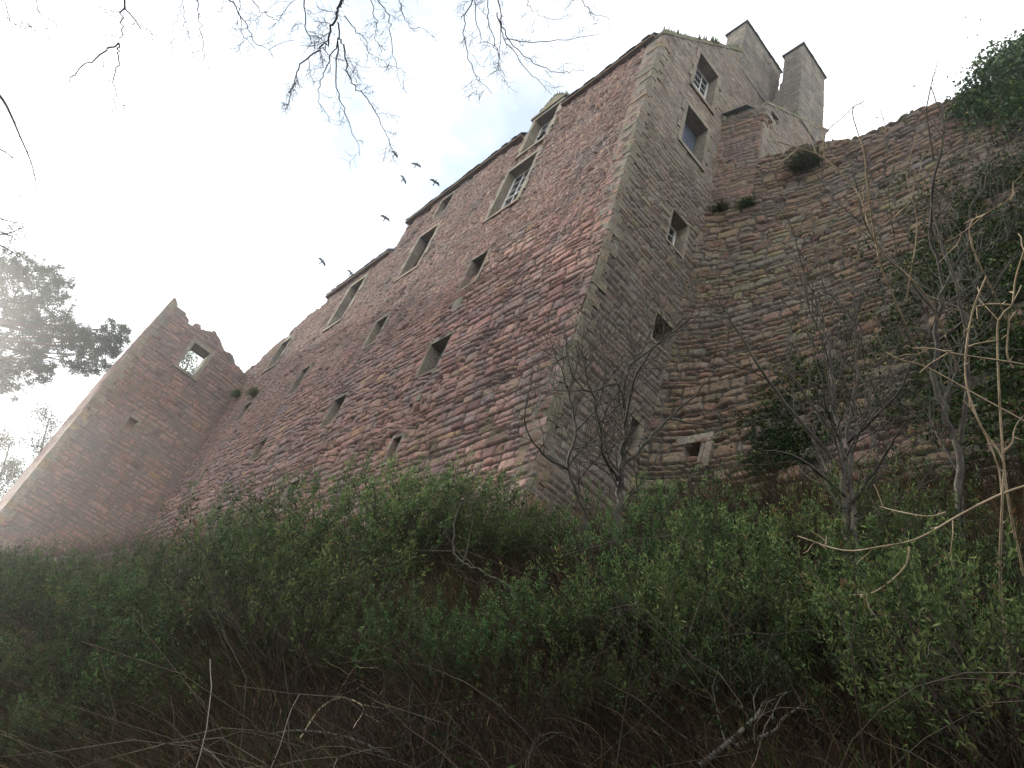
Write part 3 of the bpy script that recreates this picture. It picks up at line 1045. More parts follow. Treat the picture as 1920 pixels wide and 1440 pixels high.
# ------------------------------------------------------------------ branches and leaves
class Tubes:
    def __init__(s, seed=1):
        s.v = []
        s.f = []
        s.n = 0
        s.rs = np.random.RandomState(seed)
        s.tips = []

    def tube(s, pts, r0, r1, sides=5):
        pts = np.asarray(pts, float)
        n = len(pts)
        tg = np.gradient(pts, axis=0)
        tg /= np.linalg.norm(tg, axis=1)[:, None] + 1e-9
        ref = np.array([0.3, 0.9, 0.2]) if abs(tg[0][1]) < .8 else np.array([.9, .1, .3])
        a = np.cross(tg, ref)
        a /= np.linalg.norm(a, axis=1)[:, None] + 1e-9
        b = np.cross(tg, a)
        rr = np.linspace(r0, r1, n)
        ang = np.arange(sides) * 2 * np.pi / sides
        ring = pts[:, None, :] + rr[:, None, None] * (np.cos(ang)[None, :, None] * a[:, None, :] + np.sin(ang)[None, :, None] * b[:, None, :])
        base = s.n
        s.v.append(ring.reshape(-1, 3))
        i = np.arange(n - 1)[:, None] * sides
        j = np.arange(sides)[None, :]
        j2 = (j + 1) % sides
        q = np.stack([i + j, i + j2, i + sides + j2, i + sides + j], -1).reshape(-1, 4) + base
        s.f.append(q)
        s.n += n * sides

    def grow(s, p, d, L, r, lev, spread=.7, up=.15, nseg=6, kids=4, wig=.22, taper=.3, kidlen=(.4, .75), minr=.0018):
        rs = s.rs
        d = np.asarray(d, float)
        d = d / np.linalg.norm(d)
        pts = [np.asarray(p, float)]
        for k in range(nseg):
            d = d + rs.normal(0, wig, 3) + np.array([0, 0, up])
            d /= np.linalg.norm(d)
            pts.append(pts[-1] + d * L / nseg)
        pts = np.array(pts)
        s.tube(pts, r, max(r * taper, minr), 5 if r > .012 else 3)
        s.tips.append(pts[-1])
        if lev > 0:
            s.sprout(pts, r, lev, L, spread, up, nseg, kids, wig, taper, kidlen, minr)
        return pts

    def sprout(s, pts, r, lev, L, spread=.7, up=.15, nseg=6, kids=4, wig=.22, taper=.3, kidlen=(.4, .75), minr=.0018, t0=.2):
        rs = s.rs
        n = len(pts) - 1
        for k in range(kids):
            t = t0 + (1 - t0) * (k + rs.rand()) / kids
            f = min(t, .98) * n
            i = int(f)
            q = pts[i] + (pts[i + 1] - pts[i]) * (f - i)
            dd = pts[i + 1] - pts[i]
            dd = dd / (np.linalg.norm(dd) + 1e-9)
            pr = rs.normal(0, 1, 3)
            pr -= dd * pr.dot(dd)
            pr /= np.linalg.norm(pr) + 1e-9
            nd = dd * (1 - spread * .55) + pr * spread
            rr = max(r * (1 - t * (1 - taper)) * rs.uniform(.5, .75), minr)
            s.grow(q, nd, L * rs.uniform(*kidlen) * (1 - .35 * t), rr, lev - 1, spread, up, max(3, nseg - 1), kids, wig, taper, kidlen, minr)

    def build(s, name, mat, parent=None):
        return mesh(name, np.concatenate(s.v), np.concatenate(s.f), mat, parent, None, True)


def smooth_path(pts, n=4):
    """Catmull-Rom through the points"""
    P = np.asarray(pts, float)
    P = np.vstack([2 * P[0] - P[1], P, 2 * P[-1] - P[-2]])
    out = []
    for i in range(1, len(P) - 2):
        for t in np.arange(n) / n:
            out.append(.5 * (2 * P[i] + (P[i + 1] - P[i - 1]) * t + (2 * P[i - 1] - 5 * P[i] + 4 * P[i + 1] - P[i + 2]) * t * t
                             + (3 * P[i] - P[i - 1] - 3 * P[i + 1] + P[i + 2]) * t ** 3))
    out.append(P[-2])
    return np.array(out)


def leaves(C, D, size, rs, width=.3, droop=.0):
    """lozenge leaves at points C pointing along D; returns verts, faces, tones"""
    n = len(C)
    D = D / (np.linalg.norm(D, axis=1)[:, None] + 1e-9)
    s = size * rs.uniform(.65, 1.25, n)[:, None]
    rnd = rs.normal(0, 1, (n, 3))
    A = np.cross(D, rnd)
    A /= np.linalg.norm(A, axis=1)[:, None] + 1e-9
    Nn = np.cross(D, A)
    v = np.stack([C, C + D * s * .45 + A * s * width + Nn * s * .06, C + D * s + Nn * s * .0 - np.array([0, 0, 1]) * s * droop,
                  C + D * s * .45 - A * s * width + Nn * s * .06], 1).reshape(-1, 3)
    f = np.arange(n * 4).reshape(-1, 4)
    t = np.clip(rs.normal(.5, .25, n), 0, 1)
    return v, f, np.repeat(t, 4)


def shrub_mesh(seed, r=.9, h=1.3, nst=30, per=110, size=.055):
    """stems from the base, leaves crowded at the ends; in local coordinates"""
    rs = np.random.RandomState(seed)
    T = Tubes(seed)
    LV, LD = [], []
    for k in range(nst):
        a = rs.rand() * 6.283
        e = rs.uniform(.25, 1.3)
        d = np.array([math.cos(a) * math.cos(e), math.sin(a) * math.cos(e), math.sin(e)])
        p0 = np.array([math.cos(a) * r * .2 * rs.rand(), math.sin(a) * r * .2 * rs.rand(), 0])
        L = h * rs.uniform(.6, .95) * (1.05 - .3 * math.sin(e))
        pts = T.grow(p0, d, L, .008, 1, .75, .05, 6, 5, .16, .3, (.3, .55))
    tips = np.array(T.tips)
    TN = []
    for tp in tips:
        nl = max(5, int(per / 6 * rs.uniform(.6, 1.4)))
        out = tp / (np.linalg.norm(tp) + 1e-6)
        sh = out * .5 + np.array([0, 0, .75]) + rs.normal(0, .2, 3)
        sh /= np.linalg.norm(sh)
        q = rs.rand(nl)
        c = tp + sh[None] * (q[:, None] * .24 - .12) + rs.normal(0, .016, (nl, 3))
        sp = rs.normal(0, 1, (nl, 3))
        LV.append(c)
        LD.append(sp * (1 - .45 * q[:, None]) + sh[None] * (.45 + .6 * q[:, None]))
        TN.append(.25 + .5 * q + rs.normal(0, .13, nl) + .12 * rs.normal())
    C = np.concatenate(LV)
    D = np.concatenate(LD)
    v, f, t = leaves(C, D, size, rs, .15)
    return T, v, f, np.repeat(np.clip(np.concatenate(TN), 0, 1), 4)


def shrub_proto(seed, **kw):
    T, v, f, t = shrub_mesh(seed, **kw)
    return (np.concatenate(T.v), np.concatenate(T.f), v, f, t)


PROTO = [shrub_proto(100 + k, r=.9, h=1.25 + .12 * k, nst=46 + 4 * k, per=190, size=.042) for k in range(4)]
DATA = []
for k, (tv, tf, v, f, t) in enumerate(PROTO):
    so = mesh('stems', tv, tf, M_STEMB, empty('proto', (0, 0, 0)), None, True)
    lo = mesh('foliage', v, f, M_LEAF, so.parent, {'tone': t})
    DATA.append((so.data, lo.data))
    pr_ = so.parent
    bpy.data.objects.remove(so)
    bpy.data.objects.remove(lo)
    bpy.data.objects.remove(pr_)


def shrub(p, k, sc, label, rz=0.0, group=None):
    o = empty('leafy_shrub', p, label, 'shrub', group)
    for nme, d in zip(('stems', 'foliage'), DATA[k]):
        c = bpy.data.objects.new(nme, d)
        COL.objects.link(c)
        c.parent = o
    o.scale = (sc, sc, sc * random.uniform(.85, 1.05))
    o.rotation_euler = (0, 0, rz)
    return o


# (u, v) of each clump's middle in the photograph, scale, label
SHR = [
    ((555, 1000), 1.4, 'broad green shrub at the wall foot under the lowest left windows'),
    ((455, 1005), 1.25, 'olive shrub against the wall left of the broad green shrub'),
    ((650, 1090), 1.2, 'bright green shrub on the bank below the broad shrub at the wall'),
    ((520, 1100), 1.0, 'green shrub midway up the bank beside the brightest shrub'),
    ((430, 1150), .75, 'small yellow-green shrub above the tangle of dead stems'),
    ((800, 945), 1.25, 'rounded grey-green shrub at the wall below the blocked low window'),
    ((900, 985), .95, 'shrub at the wall foot just left of the dense dark one near the stone corner'),
    ((715, 990), 1.15, 'shrub in the dip between the rounded shrub and the bright one'),
    ((1010, 985), .8, 'dark shrub hiding the foot of the stone corner'),
    ((1255, 985), .85, 'low green shrub under the square niche of the curtain wall'),
    ((1350, 1000), .85, 'brownish green shrub at the curtain wall foot right of the niche'),
    ((1190, 1110), .75, 'bright willow-leaved shrub in front of the bare forked tree'),
    ((1285, 1090), .8, 'willow-leaved shrub beside the foot of the bare forked tree'),
    ((1400, 1110), .8, 'willow-leaved shrub halfway up the bank below the ivy'),
    ((1505, 1085), .8, 'willow-leaved shrub left of the dark double trunk'),
    ((1570, 985), .8, 'grey-green shrub high on the bank behind the dark double trunk'),
    ((1420, 1190), .65, 'low bright shrub on the bank under the willow-leaved row'),
    ((1700, 1000), .85, 'shrub under the curtain wall right of the dark double trunk'),
    ((1760, 1120), .8, 'straggly shrub behind the long pale forked twig'),
    ((1880, 1075), .75, 'shrub at the far right behind the upright pale stems'),
    ((700, 1185), .6, 'small thin shrub in the dark middle of the bank'),
    ((1150, 1260), .5, 'small fresh green shrub low in the dark middle of the bank'),
    ((300, 1130), 1.0, 'shrub at the foot of the angle between tower and front'),
    ((170, 1120), 1.0, 'shrub below the ruined tower'),
    ((60, 1090), 1.1, 'shrub at the outer corner of the ruined tower'),
    ((190, 1230), .8, 'sprawling shrub on the near slope below the ruined tower'),
    ((60, 1240), .8, 'sprawling shrub at the left end of the near slope'),
    ((1905, 1240), .7, 'leafy shrub low at the right end of the bank'),
    ((690, 935), 1.3, 'tall shrub at the wall foot just left of the two pale saplings'),
    ((860, 930), 1.15, 'dense shrub at the wall foot just right of the two pale saplings'),
    ((955, 955), 1.0, 'dense dark shrub at the wall foot short of the stone corner'),
    ((620, 1000), 1.3, 'round shrub between the broad green shrub and the tall one by the saplings'),
    ((350, 1050), 1.15, 'hazy shrub at the front under the farthest low windows'),
    ((260, 1100), 1.0, 'hazy shrub in the inner corner of the ruined tower'),
    ((160, 1105), 1.0, 'hazy shrub along the middle of the ruined tower foot'),
    ((90, 1075), 1.1, 'hazy shrub along the outer half of the ruined tower foot'),
    ((20, 1035), 1.2, 'hazy shrub at the left edge below the ruined tower'),
    ((330, 1220), .8, 'dark shrub on the near slope above the arched broken reed'),
    ((120, 1330), .6, 'low dark shrub near the thick fallen branch'),
    ((880, 1180), .6, 'low dark shrub under the thin leaning bare stem'),
    ((1030, 1120), .7, 'dark shrub between the leaning bare stem and the forked tree'),
]
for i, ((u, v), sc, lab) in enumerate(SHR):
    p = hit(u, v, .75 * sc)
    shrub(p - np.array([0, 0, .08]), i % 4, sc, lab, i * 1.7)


# undergrowth: masses nobody could count
def blades(P, L, rs, wid=.006, lean=1.0, down=None):
    """curved grass blades from points P"""
    n = len(P)
    a = rs.rand(n) * 6.283
    L = L * rs.uniform(.5, 1.3, n)
    dirh = np.stack([np.cos(a), np.sin(a), 0 * a], 1) * .5 + (down if down is not None else 0)
    up = np.array([0, 0, 1.0])
    pts = []
    for t in (0, .35, .7, 1.0):
        pts.append(P + up * (L * (t - .52 * lean * t * t))[:, None] + dirh * (L * (.15 * t + .75 * lean * t * t))[:, None])
    side = np.stack([-np.sin(a), np.cos(a), 0 * a], 1) + rs.normal(0, .3, (n, 3))
    side /= np.linalg.norm(side, axis=1)[:, None]
    V = []
    for p, w in zip(pts, (1, .9, .6, .05)):
        V += [p - side * wid * w, p + side * wid * w]
    V = np.stack(V, 1)
    base = np.arange(n)[:, None] * 8
    Fq = np.concatenate([base + np.array([[2 * k, 2 * k + 1, 2 * k + 3, 2 * k + 2]]) for k in range(3)], 0)
    t = np.repeat(np.clip(rs.beta(2, 2.4, n) + (fbm(P[:, 0] * 1.1, P[:, 1] * 1.1, 3) - .5) * 1.1 + dry(P), 0, 1), 8)
    return V.reshape(-1, 8, 3).reshape(-1, 3), Fq, t


DRY = [hit(u, v, .3) for u, v in ((620, 1370), (700, 1290), (560, 1330), (470, 1420), (1000, 1330))]


def dry(P):
    k = 0
    for q in DRY:
        k = np.maximum(k, np.exp(-((P[:, 0] - q[0]) ** 2 + (P[:, 1] - q[1]) ** 2) / .35))
    return .38 * k * vn(P[:, 0] * 40, P[:, 1] * 40, 2)


rs = np.random.RandomState(77)
SL = np.array([.1, -.55, 0])


def bank_points(n, far, pw, dens):
    rr = 1.9 + far * rs.rand(n) ** pw
    th = np.radians(np.where(rs.rand(n) < .38, rs.uniform(-6, 24, n), rs.uniform(-10, 100, n)))
    px = -rr * np.cos(th)
    py = rr * np.sin(th)
    ok = (py < 9.7) & ~((py > 7.35) & (px < -9.7)) & (px > -38) & (rs.rand(n) < dens(px, py))
    return px[ok], py[ok]


px, py = bank_points(150000, 36, 1.9, lambda x, y: .3 + .9 * vn(x * .9, y * .9, 55))
qx, qy = bank_points(90000, 7, 1.2, lambda x, y: .35 + .8 * vn(x * 1.4, y * 1.4, 57))
px, py = np.r_[px, qx], np.r_[py, qy]
P = np.stack([px, py, gz(px, py) - .03], 1)
v1, f1, t1 = blades(P, np.interp(np.hypot(px, py), [2, 6, 20], [.42, .6, .9]), rs, .0035, 1.15, SL)
tag(mesh('grass', v1, f1, M_GRASS, None, {'tone': t1}), 'dead and green grass hanging over the dark steep bank', 'grass', kind='stuff')

# low leaves over the bank
px, py = bank_points(260000, 36, 1.6, lambda x, y: 1.0 * (vn(x * .9, y * .9, 61) * .55 + vn(x * 2.6, y * 2.6, 64) * .45 > .53 + .22 * (1 - sm(2.6, 4.6, y + .18 * -x)) * (x > -5)))
C = np.stack([px, py, gz(px, py) + rs.rand(len(px)) ** 1.3 * (.12 + .8 * vn(px * 1.2, py * 1.2, 66))], 1)
D = rs.normal(0, .7, (len(C), 3)) + np.array([0, -.25, .5])
v2, f2, t2 = leaves(C, D, .036, rs, .24)
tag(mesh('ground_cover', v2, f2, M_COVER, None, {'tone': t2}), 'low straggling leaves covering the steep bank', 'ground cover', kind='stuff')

# brambles and dead stems
T = Tubes(9)
for k in range(800):
    rr_ = 2.9 + 15 * T.rs.rand() ** 1.5
    th_ = math.radians(T.rs.uniform(-8, 98))
    x, y = -rr_ * math.cos(th_), rr_ * math.sin(th_)
    if y > 9.4 or (y > 7.2 and x < -10):
        continue
    a = T.rs.rand() * 6.283
    L = T.rs.uniform(.7, 1.9)
    d = np.array([math.cos(a) * .8, math.sin(a) * .5 - .35, T.rs.uniform(.25, 1.1)])
    T.grow((x, y, float(gz(x, y)) - .03), d, L, T.rs.uniform(.002, .0045), 1 if T.rs.rand() < .5 else 0, .6, -.13, 8, 3, .14, .4, (.3, .6), .0015)
tag(T.build('brambles', M_STEMB), 'tangle of dead bramble stems arching over the bank', 'brambles', kind='stuff')


# ------------------------------------------------------------------ trees
def trunk_tree(name, stems, label, cat, mat, tmat, seed, lev=2, kids=4, group=None, twL=.9, up=.12, spread=.7, wig=.13, t0=.25, minr=.0018, t1=None):
    """stems: (list of (u,v,dist) or world points, r0, r1); first stem is the trunk. One trunk mesh with its limbs, one crown of twigs"""
    ST = []
    for pts, r0, r1 in stems:
        w = [at(*p) if not isinstance(p, np.ndarray) else p for p in pts]
        ST.append((smooth_path(w, 5), r0, r1))
    base = ST[0][0][0]
    o = empty(name, base, label, cat, group)
    A = Tubes(seed)
    B = Tubes(seed + 1)
    for i, (w, r0, r1) in enumerate(ST):
        jit = A.rs.normal(0, .012, w.shape) * min(1, r0 * 30)
        jit[0] = 0
        w = w + jit
        A.tube(w, r0, r1, 8 if r0 > .03 else 5)
        L = np.linalg.norm(np.diff(w, axis=0), axis=1).sum()
        k = max(3, int(kids * L / twL * .9))
        B.sprout(w, r0 * .6, lev - 1, twL, spread, up, 6, k, wig, .35, (.5, 1.0), minr, t0)
    A.build('trunk', mat, o)
    B.build('crown', tmat or mat, o)
    return o


def foot(u, v, h=.0):
    return hit(u, v, h)


# bare forked tree before the corner
b = hit(1150, 1060)
d0 = float(np.linalg.norm(b))
dd = d0 + .2
trunk_tree('bare_tree', [
    ([b - np.array([0, 0, .1]), (1160, 960, dd), (1165, 880, dd + .1), (1172, 830, dd + .1), (1175, 790, dd + .15)], .048, .032),
    ([(1175, 790, dd + .15), (1168, 740, dd), (1180, 690, dd), (1205, 655, dd + .1), (1240, 590, dd + .2)], .028, .006),
    ([(1168, 735, dd), (1150, 720, dd - .1), (1110, 735, dd - .2), (1080, 715, dd - .3), (1065, 665, dd - .3), (1058, 610, dd - .3)], .02, .004),
    ([(1170, 870, dd + .1), (1215, 825, dd + .3), (1265, 775, dd + .4), (1310, 735, dd + .5), (1350, 690, dd + .5)], .024, .005),
    ([(1178, 685, dd), (1225, 650, dd + .2), (1290, 610, dd + .4), (1320, 570, dd + .5)], .02, .005),
    ([(1255, 785, dd + .4), (1320, 795, dd + .2), (1390, 775, dd + .1)], .014, .004),
    ([(1170, 800, dd), (1195, 700, dd - .3), (1240, 640, dd - .4), (1310, 590, dd - .5)], .018, .004),
    ([(1158, 900, dd), (1130, 850, dd - .3), (1125, 790, dd - .4), (1100, 700, dd - .5), (1085, 640, dd - .5)], .024, .005),
    ([b - np.array([.25, 0, .1]), (1095, 960, dd - .1), (1065, 880, dd - .2), (1080, 800, dd - .2), (1060, 720, dd - .2), (1040, 650, dd - .2)], .028, .005),
    ([(1065, 880, dd - .2), (1015, 850, dd - .4), (985, 790, dd - .5), (1000, 700, dd - .5)], .018, .004),
    ([(1078, 810, dd - .2), (1120, 760, dd), (1135, 690, dd), (1120, 600, dd)], .016, .004),
], 'bare forked grey tree standing in front of the stone corner', 'tree', M_BARK, M_BARK, 61, 3, 9, twL=1.2, up=.08, minr=.0012)

# leaning slender tree low before it
b = hit(1000, 1180)
d1 = float(np.linalg.norm(b))
trunk_tree('bare_tree', [
    ([b - np.array([0, 0, .1]), (960, 1110, d1), (910, 1075, d1), (868, 1055, d1), (850, 1030, d1 + .1), (858, 960, d1 + .2), (885, 930, d1 + .3)], .018, .004),
    ([(868, 1055, d1), (880, 1010, d1), (885, 960, d1), (850, 900, d1)], .008, .002),
], 'thin leaning bare stem bent over the dark middle of the bank', 'tree', M_BARKD, M_BARKD, 63, 2, 4, twL=.6)

# pale birch-like saplings against the front
for k, (stems, lab) in enumerate([
    ([[(768, 905), (772, 860), (765, 800), (775, 740), (768, 690)], [(772, 850), (740, 800), (735, 750), (700, 700)], [(770, 830), (790, 770), (800, 710)]],
     'pale upright sapling against the front, left of its twin'),
    ([[(800, 905), (822, 850), (838, 790), (850, 740), (870, 690)], [(830, 810), (815, 760), (812, 720)], [(838, 790), (870, 750), (930, 738)], [(820, 900), (828, 860), (842, 820)]],
     'pale leaning sapling with a long side twig against the front')]):
    u0, v0 = stems[0][0]
    p = hit(u0, v0 + 35, .6)
    dk = float(np.linalg.norm(p))
    st = []
    for i, s_ in enumerate(stems):
        pp = [(a_, b_, dk) for a_, b_ in s_]
        if i == 0:
            pp = [p - np.array([0, 0, .1])] + pp
        st.append((pp, .03 if i == 0 else .014, .004))
    trunk_tree('sapling', st, lab, 'sapling', M_BARK, M_BARK, 70 + k * 5, 2, 5, 'pale saplings against the front', .8)

# thin dark bush in front of the low left windows
p = hit(615, 990, .4)
dk = float(np.linalg.norm(p))
trunk_tree('bare_bush', [([p - np.array([0, 0, .1]), (600, 930, dk), (590, 880, dk), (610, 820, dk)], .014, .003), ([p, (560, 930, dk), (520, 880, dk), (480, 850, dk)], .012, .003),
                         ([p, (640, 930, dk), (650, 880, dk), (690, 840, dk)], .012, .003)],
           'thin leafless bush before the low windows of the front', 'bush', M_BARKD, M_BARKD, 85, 2, 5, twL=.8)

# dark double trunk at right
b = hit(1585, 1200)
d2 = float(np.linalg.norm(b))
trunk_tree('bare_tree', [
    ([b - np.array([0, 0, .1]), (1588, 1100, d2 + .2), (1590, 1000, d2 + .4), (1582, 900, d2 + .6), (1570, 800, d2 + .8), (1560, 700, d2 + 1), (1545, 600, d2 + 1.2), (1500, 500, d2 + 1.4)], .034, .005),
    ([b + np.array([.22, .05, -.1]), (1612, 1060, d2 + .2), (1600, 950, d2 + .5), (1590, 850, d2 + .8), (1600, 740, d2 + 1), (1612, 640, d2 + 1.2), (1600, 540, d2 + 1.3)], .027, .005),
    ([(1578, 880, d2 + .6), (1500, 790, d2 + .6), (1430, 700, d2 + .6), (1370, 600, d2 + .6), (1345, 560, d2 + .6)], .018, .004),
    ([(1570, 820, d2 + .8), (1480, 700, d2 + .8), (1440, 640, d2 + .8)], .014, .004),
    ([(1590, 830, d2 + .8), (1680, 740, d2 + .7), (1720, 640, d2 + .7)], .014, .004),
    ([(1585, 930, d2 + .5), (1500, 860, d2 + .2), (1420, 840, d2)], .014, .004),
    ([(1600, 940, d2 + .5), (1660, 850, d2 + .4), (1700, 790, d2 + .2)], .014, .004),
], 'dark bare tree with a double trunk below the curtain wall', 'tree', M_BARKD, M_BARKD, 91, 3, 6, twL=1.15, minr=.0012)

# tall grey tree further right
b = hit(1810, 1150)
d3 = float(np.linalg.norm(b)) + .6
trunk_tree('bare_tree', [
    ([b - np.array([0, 0, .1]), (1808, 1060, d3), (1800, 960, d3 + .2), (1795, 830, d3 + .4), (1755, 720, d3 + .6), (1760, 600, d3 + .8), (1770, 540, d3 + .9), (1815, 450, d3 + 1), (1822, 390, d3 + 1.1), (1880, 290, d3 + 1.3)], .036, .005),
    ([(1800, 830, d3 + .4), (1815, 700, d3 + .5), (1800, 560, d3 + .6), (1770, 470, d3 + .8), (1745, 380, d3 + 1)], .022, .005),
    ([(1758, 590, d3 + .8), (1690, 510, d3 + .8), (1630, 440, d3 + .8), (1600, 330, d3 + .8)], .02, .004),
    ([(1770, 540, d3 + .9), (1745, 440, d3 + 1), (1752, 330, d3 + 1), (1770, 240, d3 + 1.1), (1745, 160, d3 + 1.2)], .018, .004),
    ([(1750, 300, d3 + 1), (1738, 200, d3 + 1.1), (1760, 110, d3 + 1.2)], .009, .003),
    ([(1760, 640, d3 + .8), (1850, 560, d3 + .6), (1905, 470, d3 + .5)], .018, .004),
], 'tall grey bare tree right of the dark double trunk', 'tree', M_BARKD, M_BARK, 97, 3, 5, twL=1.15, minr=.0012)


# sunlit elder stems close to the viewer at right
def elder(name, paths, d, label, seed, rad=.008, cat='bush', group=None):
    o = None
    A = Tubes(seed)
    W_ = []
    for P, k in paths:
        W_.append((smooth_path([at(u, v, d + dz) for (u, v, dz) in P], 4), k))
    base = W_[0][0][0]
    o = empty(name, base, label, cat, group)
    for w, k in W_:
        A.tube(w, rad * k, rad * k * .6, 6)
        # swollen buds at the nodes
        n_ = len(w)
        for q in range(2, n_ - 1, 4):
            dv = A.rs.normal(0, 1, 3)
            dv /= np.linalg.norm(dv)
            A.tube(np.array([w[q], w[q] + dv * .018, w[q] + dv * .03]), rad * k * .75, rad * .12, 4)
        if A.rs.rand() < .8:
            A.sprout(w, rad * k * .6, 1, .28, .8, .1, 4, max(1, len(w) // 7), .2, .5, (.3, .9), .002, .35)
    A.build('stem', M_STEM, o)
    return o


elder('elder_bush', [
    ([(1905, 1320, .3), (1880, 1150, .2), (1875, 1050, .1), (1880, 920, 0), (1880, 860, 0), (1840, 800, 0), (1812, 720, 0), (1812, 650, 0), (1825, 580, 0), (1850, 517, 0)], 1.1),
    ([(1880, 850, 0), (1898, 830, 0), (1900, 810, 0)], .9),
    ([(1920, 1080, .2), (1885, 900, .05), (1870, 640, .05), (1880, 590, .05), (1898, 570, .05), (1905, 520, .05), (1930, 440, .05)], 1.0),
    ([(1870, 638, .05), (1830, 645, .05), (1815, 650, .0)], .8),
    ([(1898, 572, .05), (1860, 570, .05), (1830, 575, 0)], .8),
    ([(1900, 690, .05), (1888, 660, .05), (1893, 590, .05)], .9),
    ([(2000, 700, .1), (1900, 680, .05), (1800, 665, 0), (1750, 654, 0), (1710, 653, 0)], .9),
    ([(1940, 800, .3), (1830, 740, .2), (1740, 690, .1), (1690, 675, .05), (1660, 660, 0)], .8),
    ([(1960, 900, .1), (1880, 925, .05), (1800, 965, 0), (1720, 1010, 0), (1650, 1025, 0), (1580, 1032, 0), (1495, 1005, 0)], 1.0),
    ([(1705, 1025, 0), (1695, 1065, 0), (1640, 1110, 0), (1592, 1116, 0)], .9),
    ([(1775, 960, 0), (1740, 968, .1), (1690, 960, .2), (1650, 950, .3)], .7),
    ([(1548, 1020, 0), (1550, 1005, 0)], .7),
    ([(1878, 925, .05), (1870, 870, .05), (1830, 780, .05), (1805, 750, .05)], .8),
], 3.3, 'pale sunlit elder stems reaching in low from the right side', 301, .0048)
elder('elder_bush', [
    ([(1800, 700, .8), (1740, 560, .5), (1660, 480, .2), (1640, 450, .1), (1620, 390, 0), (1600, 350, 0), (1545, 296, 0), (1500, 278, 0), (1458, 266, 0)], .9),
    ([(1545, 296, 0), (1545, 260, 0), (1540, 245, 0), (1525, 238, 0)], .6),
    ([(1545, 294, 0), (1548, 250, 0), (1580, 220, 0), (1600, 200, 0)], .6),
    ([(1740, 700, .8), (1660, 520, .4), (1640, 440, .1), (1625, 340, 0), (1620, 285, 0), (1598, 210, 0), (1620, 190, 0)], .9),
    ([(1620, 285, 0), (1655, 262, 0), (1660, 240, 0), (1650, 205, 0)], .6),
    ([(1640, 440, .1), (1690, 395, 0), (1710, 370, 0), (1715, 320, 0), (1690, 320, 0)], .7),
    ([(1900, 620, .5), (1830, 480, .2), (1820, 420, .1), (1850, 400, 0), (1895, 370, 0), (1900, 340, 0)], .8),
    ([(1850, 400, 0), (1800, 440, .0), (1770, 455, 0)], .7),
    ([(1700, 560, .4), (1720, 420, .2), (1700, 330, .1), (1720, 250, .1)], .6),
], 4.2, 'golden sunlit elder twigs in front of the curtain wall top', 305, .0052)

# dead stems and fallen branches on the near bank
for k, (P, r_, lab) in enumerate([
    ([(500, 1385), (560, 1375), (640, 1385), (720, 1420), (800, 1470)], .012, 'long grey fallen branch low on the left of the bank'),
    ([(0, 1340), (90, 1365), (190, 1380), (270, 1400)], .022, 'thick fallen branch at the left foot of the bank'),
    ([(1310, 1440), (1370, 1390), (1420, 1345), (1435, 1320), (1480, 1310)], .013, 'crooked pale fallen branch low on the right of the bank'),
    ([(1380, 1400), (1450, 1380), (1470, 1350), (1530, 1310), (1600, 1270)], .009, 'thin fallen branch behind the crooked pale one'),
    ([(560, 1390), (600, 1330), (640, 1310), (680, 1330), (660, 1370)], .006, 'bent broken reed arching over at the bottom of the bank')]):
    w = []
    for (u, v) in P:
        q = hit(u, v, .22)
        w.append(q + np.array([0, 0, .22]))
    A = Tubes(400 + k)
    w = smooth_path(w, 5)
    A.tube(w, r_, r_ * .5, 6)
    A.sprout(w, r_ * .7, 2, .7, .7, .05, 5, 4, .2, .4, (.4, .9), .002)
    tag(A.build('fallen_branch', M_BARK if k != 4 else M_STEM), lab, 'branch')

